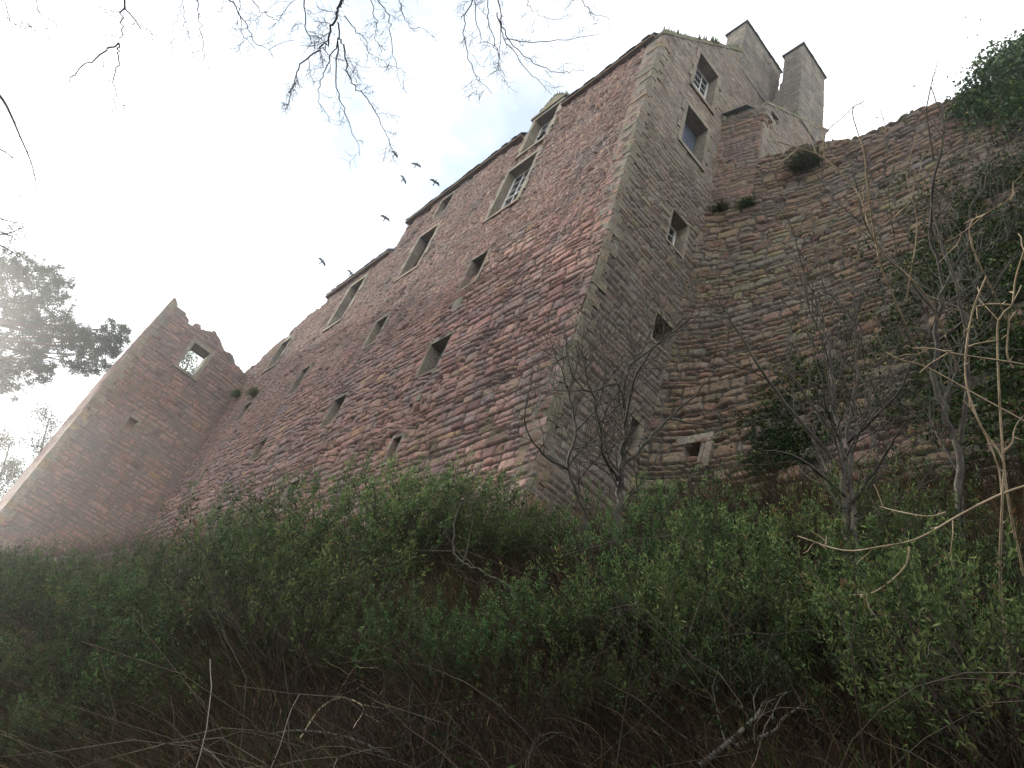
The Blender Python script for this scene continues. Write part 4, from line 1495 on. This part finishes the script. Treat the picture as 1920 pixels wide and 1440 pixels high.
# overhanging bare tree: trunk stands behind the viewer
OV = [
    ([(655, -160), (645, -80), (639, 0), (633, 23), (623, 50), (616, 77), (598, 94), (560, 127), (550, 154), (545, 180), (539, 208)], .021),
    ([(633, 42), (635, 73), (616, 112), (604, 143), (596, 185), (621, 220)], .010),
    ([(635, 73), (646, 89), (654, 135), (666, 162), (693, 193), (716, 231), (728, 262), (735, 285)], .011),
    ([(633, 77), (631, 150), (643, 200), (658, 239), (675, 293)], .009),
    ([(560, -90), (569, 0), (575, 62), (600, 92), (635, 112), (693, 125)], .010),
    ([(646, 29), (670, 58), (693, 96), (712, 116)], .007),
    ([(690, -90), (710, 0), (731, 39), (735, 89), (747, 123), (764, 135)], .009),
    ([(680, -60), (693, 0), (708, 46), (704, 69), (716, 100)], .007),
    ([(735, -60), (747, 0), (766, 46), (800, 60)], .007),
    ([(930, -140), (935, 0), (939, 50), (935, 108)], .014),
    ([(900, -100), (885, 0), (870, 46), (881, 112), (901, 154), (920, 170)], .009),
    ([(939, 39), (947, 69), (986, 127), (1036, 177)], .008),
    ([(947, 73), (1001, 77), (1070, 73), (1120, 66)], .007),
    ([(932, 23), (955, 77), (1001, 119), (1051, 139), (1074, 127)], .008),
    ([(970, -80), (989, 0), (1009, 27), (1055, 40)], .008),
    ([(1060, -80), (1093, 4), (1113, 27), (1143, 37)], .007),
    ([(880, -50), (889, 12), (901, 69), (928, 89), (943, 116)], .007),
    ([(905, -60), (916, 0), (920, 54), (935, 100), (935, 127), (955, 143)], .008),
    ([(240, -110), (233, 0), (230, 50), (223, 80)], .018),
    ([(223, 80), (178, 107), (140, 140), (132, 165)], .010),
    ([(223, 80), (223, 100), (214, 135), (215, 180), (210, 215)], .009),
    ([(233, 10), (260, 45), (280, 57), (318, 83)], .008),
    ([(360, -70), (368, 0), (375, 45), (383, 100), (382, 135)], .008),
    ([(350, -60), (345, 0), (330, 40), (318, 83)], .006),
    ([(344, 10), (347, 50), (358, 80)], .005),
    ([(420, -60), (433, 0), (455, 35), (475, 70), (495, 88), (550, 77)], .010),
    ([(440, -60), (448, 0), (455, 65), (475, 90)], .007),
    ([(465, -60), (475, 0), (500, 25), (520, 38), (530, 25)], .007),
    ([(60, -80), (75, 20), (100, 40), (120, 60)], .006), ([(10, -60), (15, 20), (45, 50), (60, 45)], .006)]
ov = empty('overhanging_tree', (2.2, -5.2, -1.7), 'bare tree whose drooping twigs hang in from above', 'tree')
A = Tubes(501)
B = Tubes(502)
tr = np.array([2.2, -5.2, -1.7])
top = np.array([1.0, -4.0, 7.2])
A.tube(smooth_path([tr, tr + np.array([-.2, .3, 3]), tr + np.array([-.6, .7, 6]), top], 5), .24, .13, 10)
hubs = {}
for (u, v) in ((250, -230), (450, -230), (660, -260), (930, -260)):
    hub = at(u, v, 8.3)
    mid = (top + hub) / 2 + np.array([0, 0, .9])
    A.tube(smooth_path([top, mid, hub], 6), .085, .03, 7)
    hubs[u] = hub
for i, (P, r_) in enumerate(OV):
    dz = 8 + .5 * math.sin(i * 2.3)
    if P[0][1] >= 0:
        dz = 8
    w = [at(u, v, dz) for u, v in P]
    if P[0][1] < -20:
        k = min(hubs, key=lambda q: abs(q - P[0][0]))
        w = [hubs[k]] + w
    w = smooth_path(w, 5)
    w[1:] += B.rs.normal(0, .012, w[1:].shape)
    B.tube(w, r_ * .85, .0025, 5)
    B.sprout(w, r_ * .4, 2, .34, .75, -.06, 5, max(4, int(len(w) * .34)), .2, .5, (.35, .9), .0016, .12)
A.build('trunk', M_BARKD, ov)
B.build('crown', M_TWIGD, ov)

# second bare tree, off to the left, whose twig ends come in at the left edge
lt = empty('left_bare_tree', (-9.5, -7.5, -1.7), 'bare tree whose thin grey twigs come in at the left edge', 'tree')
lt.name = 'bare_tree'
A = Tubes(511)
B = Tubes(512)
A.tube(smooth_path([np.array([-9.5, -7.5, -1.8]), np.array([-9.7, -7.3, 2]), np.array([-10.2, -6.8, 6]), np.array([-10.8, -6.2, 9])], 5), .22, .07, 9)
for P in ([(-160, 60), (-60, 110), (0, 180), (20, 215), (35, 250), (60, 310), (75, 380)], [(-200, 250), (-60, 260), (0, 280), (24, 297)], [(-200, 330), (-60, 390), (0, 410), (40, 420)],
          [(-200, 480), (-60, 450), (0, 435), (45, 460)], [(-200, 380), (-50, 425), (0, 440), (50, 425)], [(-200, 500), (-40, 455), (10, 465), (40, 485)]):
    w = [np.array([-10.2, -6.8, 6.2])] + [at(u, v, 12) for u, v in P]
    w = smooth_path(w, 5)
    B.tube(w, .03, .004, 5)
    B.sprout(w[8:], .01, 2, .6, .7, 0, 5, 5, .2, .5, (.4, 1.0), .003, .3)
A.build('trunk', M_BARKD, lt)
B.build('crown', M_TWIGD, lt)


# pine behind the ruined tower
def pine():
    rs = np.random.RandomState(71)
    d = 54.0
    basexy = at(-70, 900, d)
    base = np.array([basexy[0], basexy[1], float(gz(basexy[0], basexy[1]))])
    o = empty('pine_tree', base, 'dark green pine behind the ruined tower', 'tree')
    topp = at(-20, 480, d)
    A = Tubes(601)
    tr_ = smooth_path([base, base * .6 + topp * .4 + np.array([.4, .5, 0]), topp], 10)
    A.tube(tr_, .42, .08, 9)
    cl = [(30, 515, 34), (75, 510, 36), (105, 525, 26), (55, 560, 44), (110, 560, 28), (15, 580, 46), (75, 605, 44), (30, 640, 52), (90, 650, 40), (130, 630, 30),
          (165, 640, 28), (205, 620, 22), (225, 635, 18), (185, 665, 24), (215, 655, 18), (40, 690, 44), (0, 700, 40), (70, 690, 26), (-40, 560, 50), (-50, 640, 55), (10, 730, 24), (-60, 700, 46), (150, 665, 20), (-20, 505, 40), (20, 495, 22), (195, 690, 14), (120, 600, 22), (150, 625, 20), (185, 640, 22), (205, 645, 20), (170, 690, 16), (232, 622, 11), (140, 690, 20), (-30, 690, 40)]
    VV, FF, TT = [], [], []
    n0 = 0
    pxm = d / F
    for (u, v, r_) in cl:
        c = at(u, v, d + rs.uniform(-2.2, 2.2))
        i = np.argmin(np.linalg.norm(tr_ - (c - np.array([0, 0, 1.2])), axis=1))
        q = tr_[i]
        A.tube(smooth_path([q, (q + c) / 2 + np.array([0, 0, -.3]) + rs.normal(0, .15, 3), c], 5), .09, .02, 5)
        rad = r_ * pxm
        nt_ = int(34 * (r_ / 30) ** 2) + 10
        for k in range(nt_):
            g = rs.normal(0, 1, 3)
            g = g / np.linalg.norm(g) * rad * rs.rand() ** .5
            g[2] *= .75
            tpos = c + g
            if rs.rand() < .3:
                A.tube(np.array([c + g * .15, c + g * .6 + rs.normal(0, .05, 3), tpos]), .025, .008, 3)
            m_ = 26
            D = rs.normal(0, 1, (m_, 3)) + np.array([0, 0, .5]) + g / (rad + .01) * .6
            v_, f_, t_ = leaves(np.repeat(tpos[None], m_, 0) + rs.normal(0, .07, (m_, 3)), D, .3, rs, .085)
            VV.append(v_)
            FF.append(f_ + n0)
            TT.append(t_)
            n0 += len(v_)
    A.build('trunk', M_PINEB, o)
    mesh('crown', np.concatenate(VV), np.concatenate(FF), M_NEEDLE, o, {'tone': np.concatenate(TT)})


pine()


# leafy trees low behind the tower, at the left edge
def small_tree(P0, P1, dist, label, seed, nl=9, sz=.16, spread=1.0):
    base = at(*P0, dist)
    base = np.array([base[0], base[1], float(gz(base[0], base[1]))])
    o = empty('leafy_tree', base, label, 'tree')
    topp = at(*P1, dist)
    A = Tubes(seed)
    w = smooth_path([base, (base + topp) / 2 + np.array([.3, .2, 0]), topp], 8)
    A.tube(w, .16, .03, 6)
    A.sprout(w, .07, 2, 2.6 * spread, .75, .12, 5, 14, .2, .35, (.4, .8), .008, .45)
    rs = A.rs
    tips = np.array(A.tips)
    C = np.repeat(tips, nl, 0) + rs.normal(0, .28, (len(tips) * nl, 3))
    v, f, t = leaves(C, rs.normal(0, 1, C.shape), sz, rs, .33)
    A.build('trunk', M_BARKD, o)
    mesh('crown', v, f, M_LEAF, o, {'tone': t * .8})


small_tree((70, 1000), (92, 785), 50, 'young leafy tree peeping over the tower edge below the pine', 611, 22, .1)
small_tree((0, 1000), (20, 830), 54, 'bushy tree at the left edge below the pine', 615, 30, .1)
small_tree((330, 900), (358, 668), 52, 'tree seen through the empty tower window', 619, 24, .12)


# ------------------------------------------------------------------ ivy, evergreen mass and tufts on the walls
def ivy(name, label, cat, pts, nrm, rs, size=.06, layers=.16, stems=True):
    n = len(pts)
    C = pts + nrm * (rs.rand(n, 1) ** 1.5 * layers + .03)
    D = rs.normal(0, .6, (n, 3)) + nrm * .5 + np.array([0, 0, -.5])
    v, f, t = leaves(C, D, size, rs, .38)
    o = empty(name, (pts[:, 0].mean(), pts[:, 1].mean(), pts[:, 2].min()), label, cat)
    mesh('leaves', v, f, M_IVY, o, {'tone': t})
    T = Tubes(int(abs(pts[0, 0] * 100)) + 3)
    for k in range(14):
        i = rs.randint(n)
        p = np.array([pts[:, 0].mean(), 0, pts[:, 2].min()])
        w = []
        for q in range(8):
            c_ = p + (pts[i] - p) * q / 7 + (np.array([rs.normal(0, .1), 0, rs.normal(0, .05)]) if q else 0)
            c_[1] = float(curt_y(np.array(c_[0]), np.array(min(c_[2], 23)))) - .05
            w.append(c_)
        T.tube(np.array(w), .012, .004, 4)
    T.build('stems', M_BARKD, o)
    return o


rs = np.random.RandomState(91)


def ivy_points(n, cx, cz, sx, sz, thr, seed):
    x = rs.normal(cx, sx, n)
    z = rs.normal(cz, sz, n)
    m = (vn(x * 1.3, z * 1.3, seed) * .6 + vn(x * 4, z * 4, seed + 3) * .4) + .25 * np.exp(-(((x - cx) / sx) ** 2 + ((z - cz) / sz) ** 2)) > thr
    x, z = x[m], z[m]
    y = curt_y(x, np.minimum(z, 23))
    nr = np.tile(np.array([0, -1.0, .1]), (len(x), 1))
    return np.stack([x, y - .02, z], 1), nr


def curt_hit(u, v):
    r = ray(u, v)
    for d in np.arange(8, 40, .03):
        p = r * d
        if p[0] > -10.5 and p[1] > curt_y(np.array(min(p[0], 5.9)), np.array(min(max(p[2], 2.1), 26))):
            return p
    return r * 20


q = curt_hit(1470, 850)
P, NR = ivy_points(12000, q[0], q[2], .75, .9, .56, 5)
ivy('ivy', 'dark ivy patch low on the curtain wall beside the niche', 'ivy', P, NR, rs)
q = curt_hit(1500, 730)
P, NR = ivy_points(4000, q[0], q[2], .5, .7, .62, 8)
ivy('ivy', 'thin ivy patch climbing the curtain wall above the dark one', 'ivy', P, NR, rs)
q = curt_hit(1860, 420)
P, NR = ivy_points(52000, q[0] + .5, q[2] - 1.2, 1.5, 3.0, .56, 11)
ivy('ivy', 'great curtain of ivy hanging down the right part of the wall', 'ivy', P, NR, rs, .07, .4)
q = curt_hit(1760, 640)
P, NR = ivy_points(36000, q[0] + .8, q[2] - 1.3, 1.7, 2.4, .58, 15)
ivy('ivy', 'loose ivy over the shaded wall behind the tall grey tree', 'ivy', P, NR, rs, .065, .35)

# evergreen bush crowning the curtain wall at the top right
q = at(1890, 165, 26.0)
ev = np.array([q[0], 13.0, 20.9])
o = empty('evergreen_bush', ev, 'thick evergreen bush growing on top of the curtain wall', 'bush')
T = Tubes(701)
rs2 = np.random.RandomState(17)
LC = []
for (u, v, r_) in ((1825, 200, 34), (1860, 165, 44), (1900, 140, 50), (1960, 140, 66), (1850, 225, 34), (1905, 205, 50), (1970, 230, 66), (1805, 210, 20), (2040, 170, 80), (1870, 118, 28), (1905, 98, 26)):
    r = ray(u, v)
    c = r * (12.25 / r[1])
    rad = r_ * np.linalg.norm(c) / F
    T.tube(smooth_path([ev + np.array([(c[0] - ev[0]) * .4, 0, 0]), (ev + c) / 2 + np.array([0, 0, .1]), c], 5), .05, .012, 5)
    n_ = int(900 * (r_ / 30) ** 2)
    g = rs2.normal(0, 1, (n_, 3))
    g = g / np.linalg.norm(g, axis=1)[:, None] * rad * rs2.rand(n_, 1) ** .4
    g *= 1 + .25 * (vn(g[:, 0] * 5, g[:, 2] * 5, 3)[:, None] - .5) * 2
    LC.append(c + g)
C = np.concatenate(LC)
v_, f_, t_ = leaves(C, rs2.normal(0, .7, C.shape) + np.array([0, -.2, .2]), .095, rs2, .34)
mesh('leaves', v_, f_, M_IVY, o, {'tone': np.clip(t_ * 1.1, 0, 1)})
T.build('stems', M_BARKD, o)


# unseen dense evergreen left of the frame, added and shaped to shade the bank
sb = np.array([-30.0, -2.9, float(gz(-30, -2.9))])
o = empty('shade_evergreen', sb, 'dense dark evergreen tree added out of view on the left to shade the bank', 'tree')
T = Tubes(711)
T.tube(smooth_path([sb, sb + np.array([.1, 0, 5]), sb + np.array([0, .1, 10])], 5), .2, .04, 7)
LC = []
for k in range(70):
    zz = rs2.uniform(.5, 10)
    rad_ = 2.0 * (1 - (zz / 11) ** 2) * rs2.rand() ** .5
    a = rs2.rand() * 6.283
    c = sb + np.array([rad_ * math.cos(a), rad_ * math.sin(a), zz])
    T.tube(np.array([sb + np.array([0, 0, zz * .8]), c]), .03, .01, 4)
    g = rs2.normal(0, 1, (500, 3)) * .42
    LC.append(c + g)
C = np.concatenate(LC)
v_, f_, t_ = leaves(C, rs2.normal(0, 1, C.shape), .14, rs2, .34)
mesh('crown', v_, f_, M_IVY, o, {'tone': t_})
T.build('trunk', M_BARKD, o)


def tuft(name, p, nrm, label, cat, n=420, L=.42, seed=1, group=None, flat=.4, mat=None, wid=.006):
    rs = np.random.RandomState(seed)
    P = np.asarray(p) + rs.normal(0, 1, (n, 3)) * np.array([.16, .06, .07])
    D = rs.normal(0, .5, (n, 3)) + np.asarray(nrm) * .9 + np.array([0, 0, .5])
    D /= np.linalg.norm(D, axis=1)[:, None]
    ln = L * rs.uniform(.5, 1.2, n)[:, None]
    side = np.cross(D, rs.normal(0, 1, (n, 3)))
    side /= np.linalg.norm(side, axis=1)[:, None]
    m = P + D * ln * .55
    e = P + D * ln - np.array([0, 0, 1]) * ln * flat
    V = np.stack([P - side * wid, P + side * wid, m + side * wid, m - side * wid, e], 1).reshape(-1, 3)
    b = np.arange(n)[:, None] * 5
    Fq = np.concatenate([b + np.array([[0, 1, 2, 3]]), b + np.array([[3, 2, 4, 4]])], 0)
    fl = [tuple(x) if x[2] != x[3] else tuple(x[:3]) for x in Fq.tolist()]
    o = empty(name, p, label, cat, group)
    mesh('fronds', V, fl, mat or M_TUFT, o, {'tone': np.repeat(np.clip(rs.normal(.5, .25, n), 0, 1), 5)})
    return o


q = curt_hit(1515, 318)
tuft('wall_plant', q + np.array([0, -.05, 0]), (0, -1, .2), 'round green tuft sprouting from the upper curtain wall below the turret chimney', 'plant', 1500, .75, 1)
for k, (u, v, lab) in enumerate(((1312, 384, 'green tuft at the inner end of the ledge beside the gable'), (1352, 398, 'drooping middle tuft on the ledge of the curtain wall'), (1402, 390, 'outer tuft on the ledge of the curtain wall'))):
    q = curt_hit(u, v)
    tuft('wall_plant', q + np.array([0, -.05, .02]), (0.1, -1, .1), lab, 'plant', 420, .36, 10 + k, 'tufts on the wall ledge', .6)
for k, (x, z_, lab) in enumerate(((-37.2, 19.3, 'dark fern in the angle where the front meets the ruined tower'), (-33.9, 18.2, 'small fern above the far left slit of the front'))):
    tuft('wall_plant', (x, YW - .1, z_), (0, -1, .1), lab, 'plant', 420, .5, 20 + k, None, .5)

# moss and stonecrop spikes along the gable coping and on the dormer, part of the house
rs = np.random.RandomState(5)
pts = []
for k in range(34):
    y = 7.5 + 4.1 * (k + rs.rand() * .8) / 34
    pts.append((XC - .1 + rs.uniform(-.2, .15), y, float(gable_top(y)) + .09))
V, Fc = [], []
for (x, y, z) in pts:
    for q in range(7):
        hgt = rs.uniform(.15, .45) if q else rs.uniform(.35, .7)
        a = rs.rand() * 3.14
        w = rs.uniform(.03, .06)
        ox, oy = rs.normal(0, .05, 2)
        b0 = len(V)
        V += [(x + ox - w * math.cos(a), y + oy - w * math.sin(a), z - .05), (x + ox + w * math.cos(a), y + oy + w * math.sin(a), z - .05), (x + ox - w * math.sin(a), y + oy + w * math.cos(a), z - .05),
              (x + ox + rs.normal(0, .03), y + oy + rs.normal(0, .03), z + hgt)]
        Fc += [(b0, b0 + 1, b0 + 3), (b0 + 1, b0 + 2, b0 + 3), (b0 + 2, b0, b0 + 3)]
mesh('moss_tufts', np.array(V), Fc, M_TUFT, house, {'tone': rs.rand(len(V)) * .8})
V, Fc = [], []
for k in range(26):
    x = -16.25 + rs.uniform(-.95, .95)
    y = YW - .05
    z = 27.6 + max(0, .95 * (1 - abs(x + 16.25) / .95)) * .9
    hgt = rs.uniform(.1, .35)
    b0 = len(V)
    V += [(x - .05, y, z), (x + .05, y, z), (x, y + .1, z), (x + rs.normal(0, .05), y - .05, z + hgt)]
    Fc += [(b0, b0 + 1, b0 + 3), (b0 + 1, b0 + 2, b0 + 3), (b0 + 2, b0, b0 + 3)]
mesh('moss_tufts', np.array(V), Fc, M_TUFT, house, {'tone': rs.rand(len(V)) * .8})


# ------------------------------------------------------------------ birds
def bird_mesh():
    bm = MB()
    n = 8
    prof = [(-.19, .008, 0), (-.15, .03, 0), (-.08, .055, 0), (0, .065, 0), (.07, .058, .004), (.12, .036, .014), (.155, .036, .02), (.185, .024, .018), (.2, .008, .012), (.225, .003, .008)]
    for (x, r, zo) in prof:
        for k in range(n):
            a = 2 * math.pi * k / n
            bm.v.append((x, r * math.cos(a), zo + r * .85 * math.sin(a)))
    for i in range(len(prof) - 1):
        for k in range(n):
            bm.f.append((i * n + k, i * n + (k + 1) % n, (i + 1) * n + (k + 1) % n, (i + 1) * n + k))
    # tail fan
    b = len(bm.v)
    bm.v += [(-.15, -.025, .004), (-.15, .025, .004), (-.31, .055, 0), (-.31, -.055, 0), (-.15, -.025, -.006), (-.15, .025, -.006), (-.31, .055, -.006), (-.31, -.055, -.006)]
    for q in ((0, 1, 2, 3), (7, 6, 5, 4), (0, 4, 5, 1), (1, 5, 6, 2), (2, 6, 7, 3), (3, 7, 4, 0)):
        bm.f.append(tuple(b + i for i in q))
    # wings: root, wrist, tip, with fingered trailing edge
    for s in (-1, 1):
        b = len(bm.v)
        st = [(.03, .075, -.08, .0), (.16, .1, -.075, .05), (.25, .09, -.08, .06), (.34, .03, -.1, .045), (.41, -.06, -.14, .02)]
        for (y, xl, xt, z) in st:
            for (x, dz) in ((xl, .006), (xl, -.006), (xt, -.003), (xt, .003)):
                bm.v.append((x, s * y, z + dz))
        for i in range(4):
            for k in range(4):
                bm.f.append((b + i * 4 + k, b + i * 4 + (k + 1) % 4, b + i * 4 + 4 + (k + 1) % 4, b + i * 4 + 4 + k))
        bm.f.append(tuple(b + 16 + k for k in range(4)))
    bm.t = [.5] * len(bm.v)
    return bm


bd = bird_mesh().build('bird', M_BIRD)
bdat = bd.data
bpy.data.objects.remove(bd)
BIRDS = [(740, 288, 'black bird with tucked wings at the tip of the hanging twig', 50), (781, 307, 'black bird flying highest of the free flock, right of the hanging twig', 47),
         (756, 336, 'small black bird flying lowest left of the upper four', 52), (816, 341, 'black bird flying closest to the roof edge', 47),
         (722, 408, 'black bird flying alone midway between the two flocks', 49), (605, 490, 'black bird flying farthest from the wall on the left', 50), (658, 513, 'lowest black bird, just above the lower roof', 52)]
for k, (u, v, lab, d) in enumerate(BIRDS):
    o = bpy.data.objects.new('bird', bdat)
    COL.objects.link(o)
    o.location = at(u, v, d)
    a = .75 + random.uniform(-.35, .35)
    wing = R[0] * math.cos(a) + R[1] * math.sin(a) + R[2] * random.uniform(-.4, .4)
    fwd = R[0] * math.sin(a) - R[1] * math.cos(a) + R[2] * random.uniform(-.9, .3)
    wing /= np.linalg.norm(wing)
    fwd -= wing * fwd.dot(wing)
    fwd /= np.linalg.norm(fwd)
    upv = np.cross(fwd, wing)
    if upv[2] < 0:
        wing, upv = -wing, -upv
    o.rotation_euler = Matrix(((fwd[0], wing[0], upv[0]), (fwd[1], wing[1], upv[1]), (fwd[2], wing[2], upv[2]))).to_euler()
    o.scale = (.85, .85, .85)
    tag(o, lab, 'bird', 'jackdaws over the roof')


# ------------------------------------------------------------------ haze box added to imitate lens glare towards the low sun
hm, ht, ho = newmat('glare_haze')
pv = N(ht, 'ShaderNodeVolumePrincipled', i_Density=0.0013, i_Anisotropy=0.89)
pv.inputs['Color'].default_value = (0.96, 0.97, 1.0, 1)
ht.links.new(pv.outputs[0], ho.inputs['Volume'])
hz = MB()
hz.box(-70, 8, -16, 26, -8, 36.5)
hzo = hz.build('haze', hm)
tag(hzo, 'pale haze added to imitate the lens glare towards the low sun', 'haze', kind='stuff')
